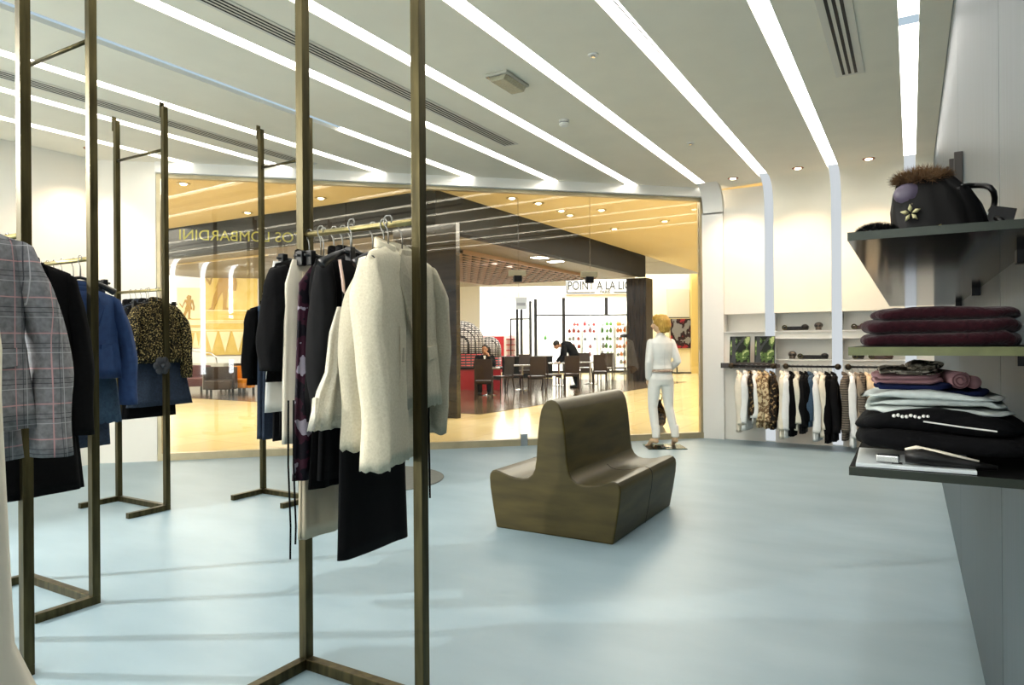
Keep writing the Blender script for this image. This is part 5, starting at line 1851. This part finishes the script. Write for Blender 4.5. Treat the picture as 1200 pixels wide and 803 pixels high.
jb = MB()
etube(jb, [(0, -.02, .48), (0, 0, .68), (0, .02, .86), (0, .025, 1.0), (0, .025, 1.07)], [(.19, .15), (.185, .14), (.225, .145), (.215, .125), (.09, .08)], (1, 0, 0))
limb(jb, [(-.2, .03, 1.0), (-.255, .15, .80), (-.125, .165, 1.0)], [.072, .06, .05])
limb(jb, [(.2, .03, 1.0), (.26, .1, .76), (.14, .30, .78)], [.072, .06, .05])
for sx in (-1, 1):
    limb(jb, [(sx * .1, 0, .53), (sx * .13, .42, .53), (sx * .12, .40, .10)], [.105, .08, .06])
jb.build('suit', M_dsuit, t, smooth=True, remesh=.013)
MB().prism([(-.035, 1.05), (.035, 1.05), (.0, .82)], .165, .176, 'y').build('shirt_front', M_white, t)
hb = MB()
hb.ball((0, -.03, .045), .083, .095, .085, 18, HT2)
hb.build('hair', M_dhair, t, smooth=True, remesh=.01)
ey = MB()
for sx in (-1, 1):
    ey.ball((sx * .028, .083, .006), .012, .005, .005, 8, HT2)
    ey.box(sx * .028 - .016, sx * .028 + .016, .082, .088, .024, .030, HT2)
ey.build('eyes', M_dhair, t)
for sx in (-1, 1):
    MB().tube([(sx * .12, .36, .045), (sx * .13, .47, .045), (sx * .13, .60, .032)], [.05, .052, .034], 12).build('shoe', M_lblack, t, smooth=True)

# person bending over a table, dark clothes, head to the left
p = at_d(667, 440, 20.8)
t = thing('person', 'person in black bending over a cafe table, back rounded, head lowered to the left', 'person', (p.x, p.y, 0), TH)
# local x to the right of the picture, +y away; leaning towards -x
hipz = .98
bd = MB()
sp_pts = [(.17, 0, hipz), (.10, 0, 1.14), (-.03, 0, 1.27), (-.16, 0, 1.30), (-.24, 0, 1.29)]
etube(bd, sp_pts, [(.15, .11), (.14, .11), (.17, .13), (.16, .11), (.07, .06)], (0, 1, 0))
bd.tube([(-.22, 0, 1.29), (-.32, -.01, 1.30)], [.055, .05], 12)
HT3 = head(bd, (-.385, -.02, 1.31), PI / 2, -.7, 1.05)
arms = [[(-.16, -.17, 1.24), (-.14, -.24, .98), (-.28, -.22, .80)], [(-.16, .17, 1.24), (-.20, .22, .98), (-.36, .16, .80)]]
for a in arms:
    limb(bd, a, [.05, .04, .028])
    hand(bd, a[2], (-.85, 0, -.35), (0, 0, -1), 1, 1.0, .5)
for sy in (-1, 1):
    limb(bd, [(.19, sy * .1, hipz - .02), (.14, sy * .12, .52), (.24, sy * .12, .10)], [.09, .06, .04])
    bd.tube([(.28, sy * .12, .05), (.18, sy * .12, .05), (.05, sy * .12, .035)], [.04, .042, .028], 10)
bd.build('body', M_skin, t, smooth=True, remesh=.011)
jb = MB()
etube(jb, [(.20, 0, hipz - .06)] + sp_pts, [(.19, .145)] + [(.185, .145), (.175, .15), (.205, .165), (.19, .145), (.09, .08)], (0, 1, 0))
for a in arms:
    e = Vector(a[2]) + (Vector(a[1]) - Vector(a[2])) * .15
    limb(jb, [a[0], a[1], e], [.074, .062, .05])
jb.build('sweater', M_dsuit, t, smooth=True, remesh=.013)
tb = MB()
for sy in (-1, 1):
    limb(tb, [(.19, sy * .09, hipz), (.14, sy * .12, .52), (.24, sy * .12, .12)], [.115, .08, .065])
tb.build('trousers', mat('black trousers cloth', '#0b0b0d', .9, spec=.2), t, smooth=True, remesh=.013)
for sy in (-1, 1):
    MB().tube([(.30, sy * .12, .045), (.18, sy * .12, .048), (.03, sy * .12, .032)], [.05, .052, .034], 12).build('shoe', M_lblack, t, smooth=True)
MB().ball((0, -.028, .04), .086, .10, .09, 18, HT3).build('hair', M_dhair, t, smooth=True)
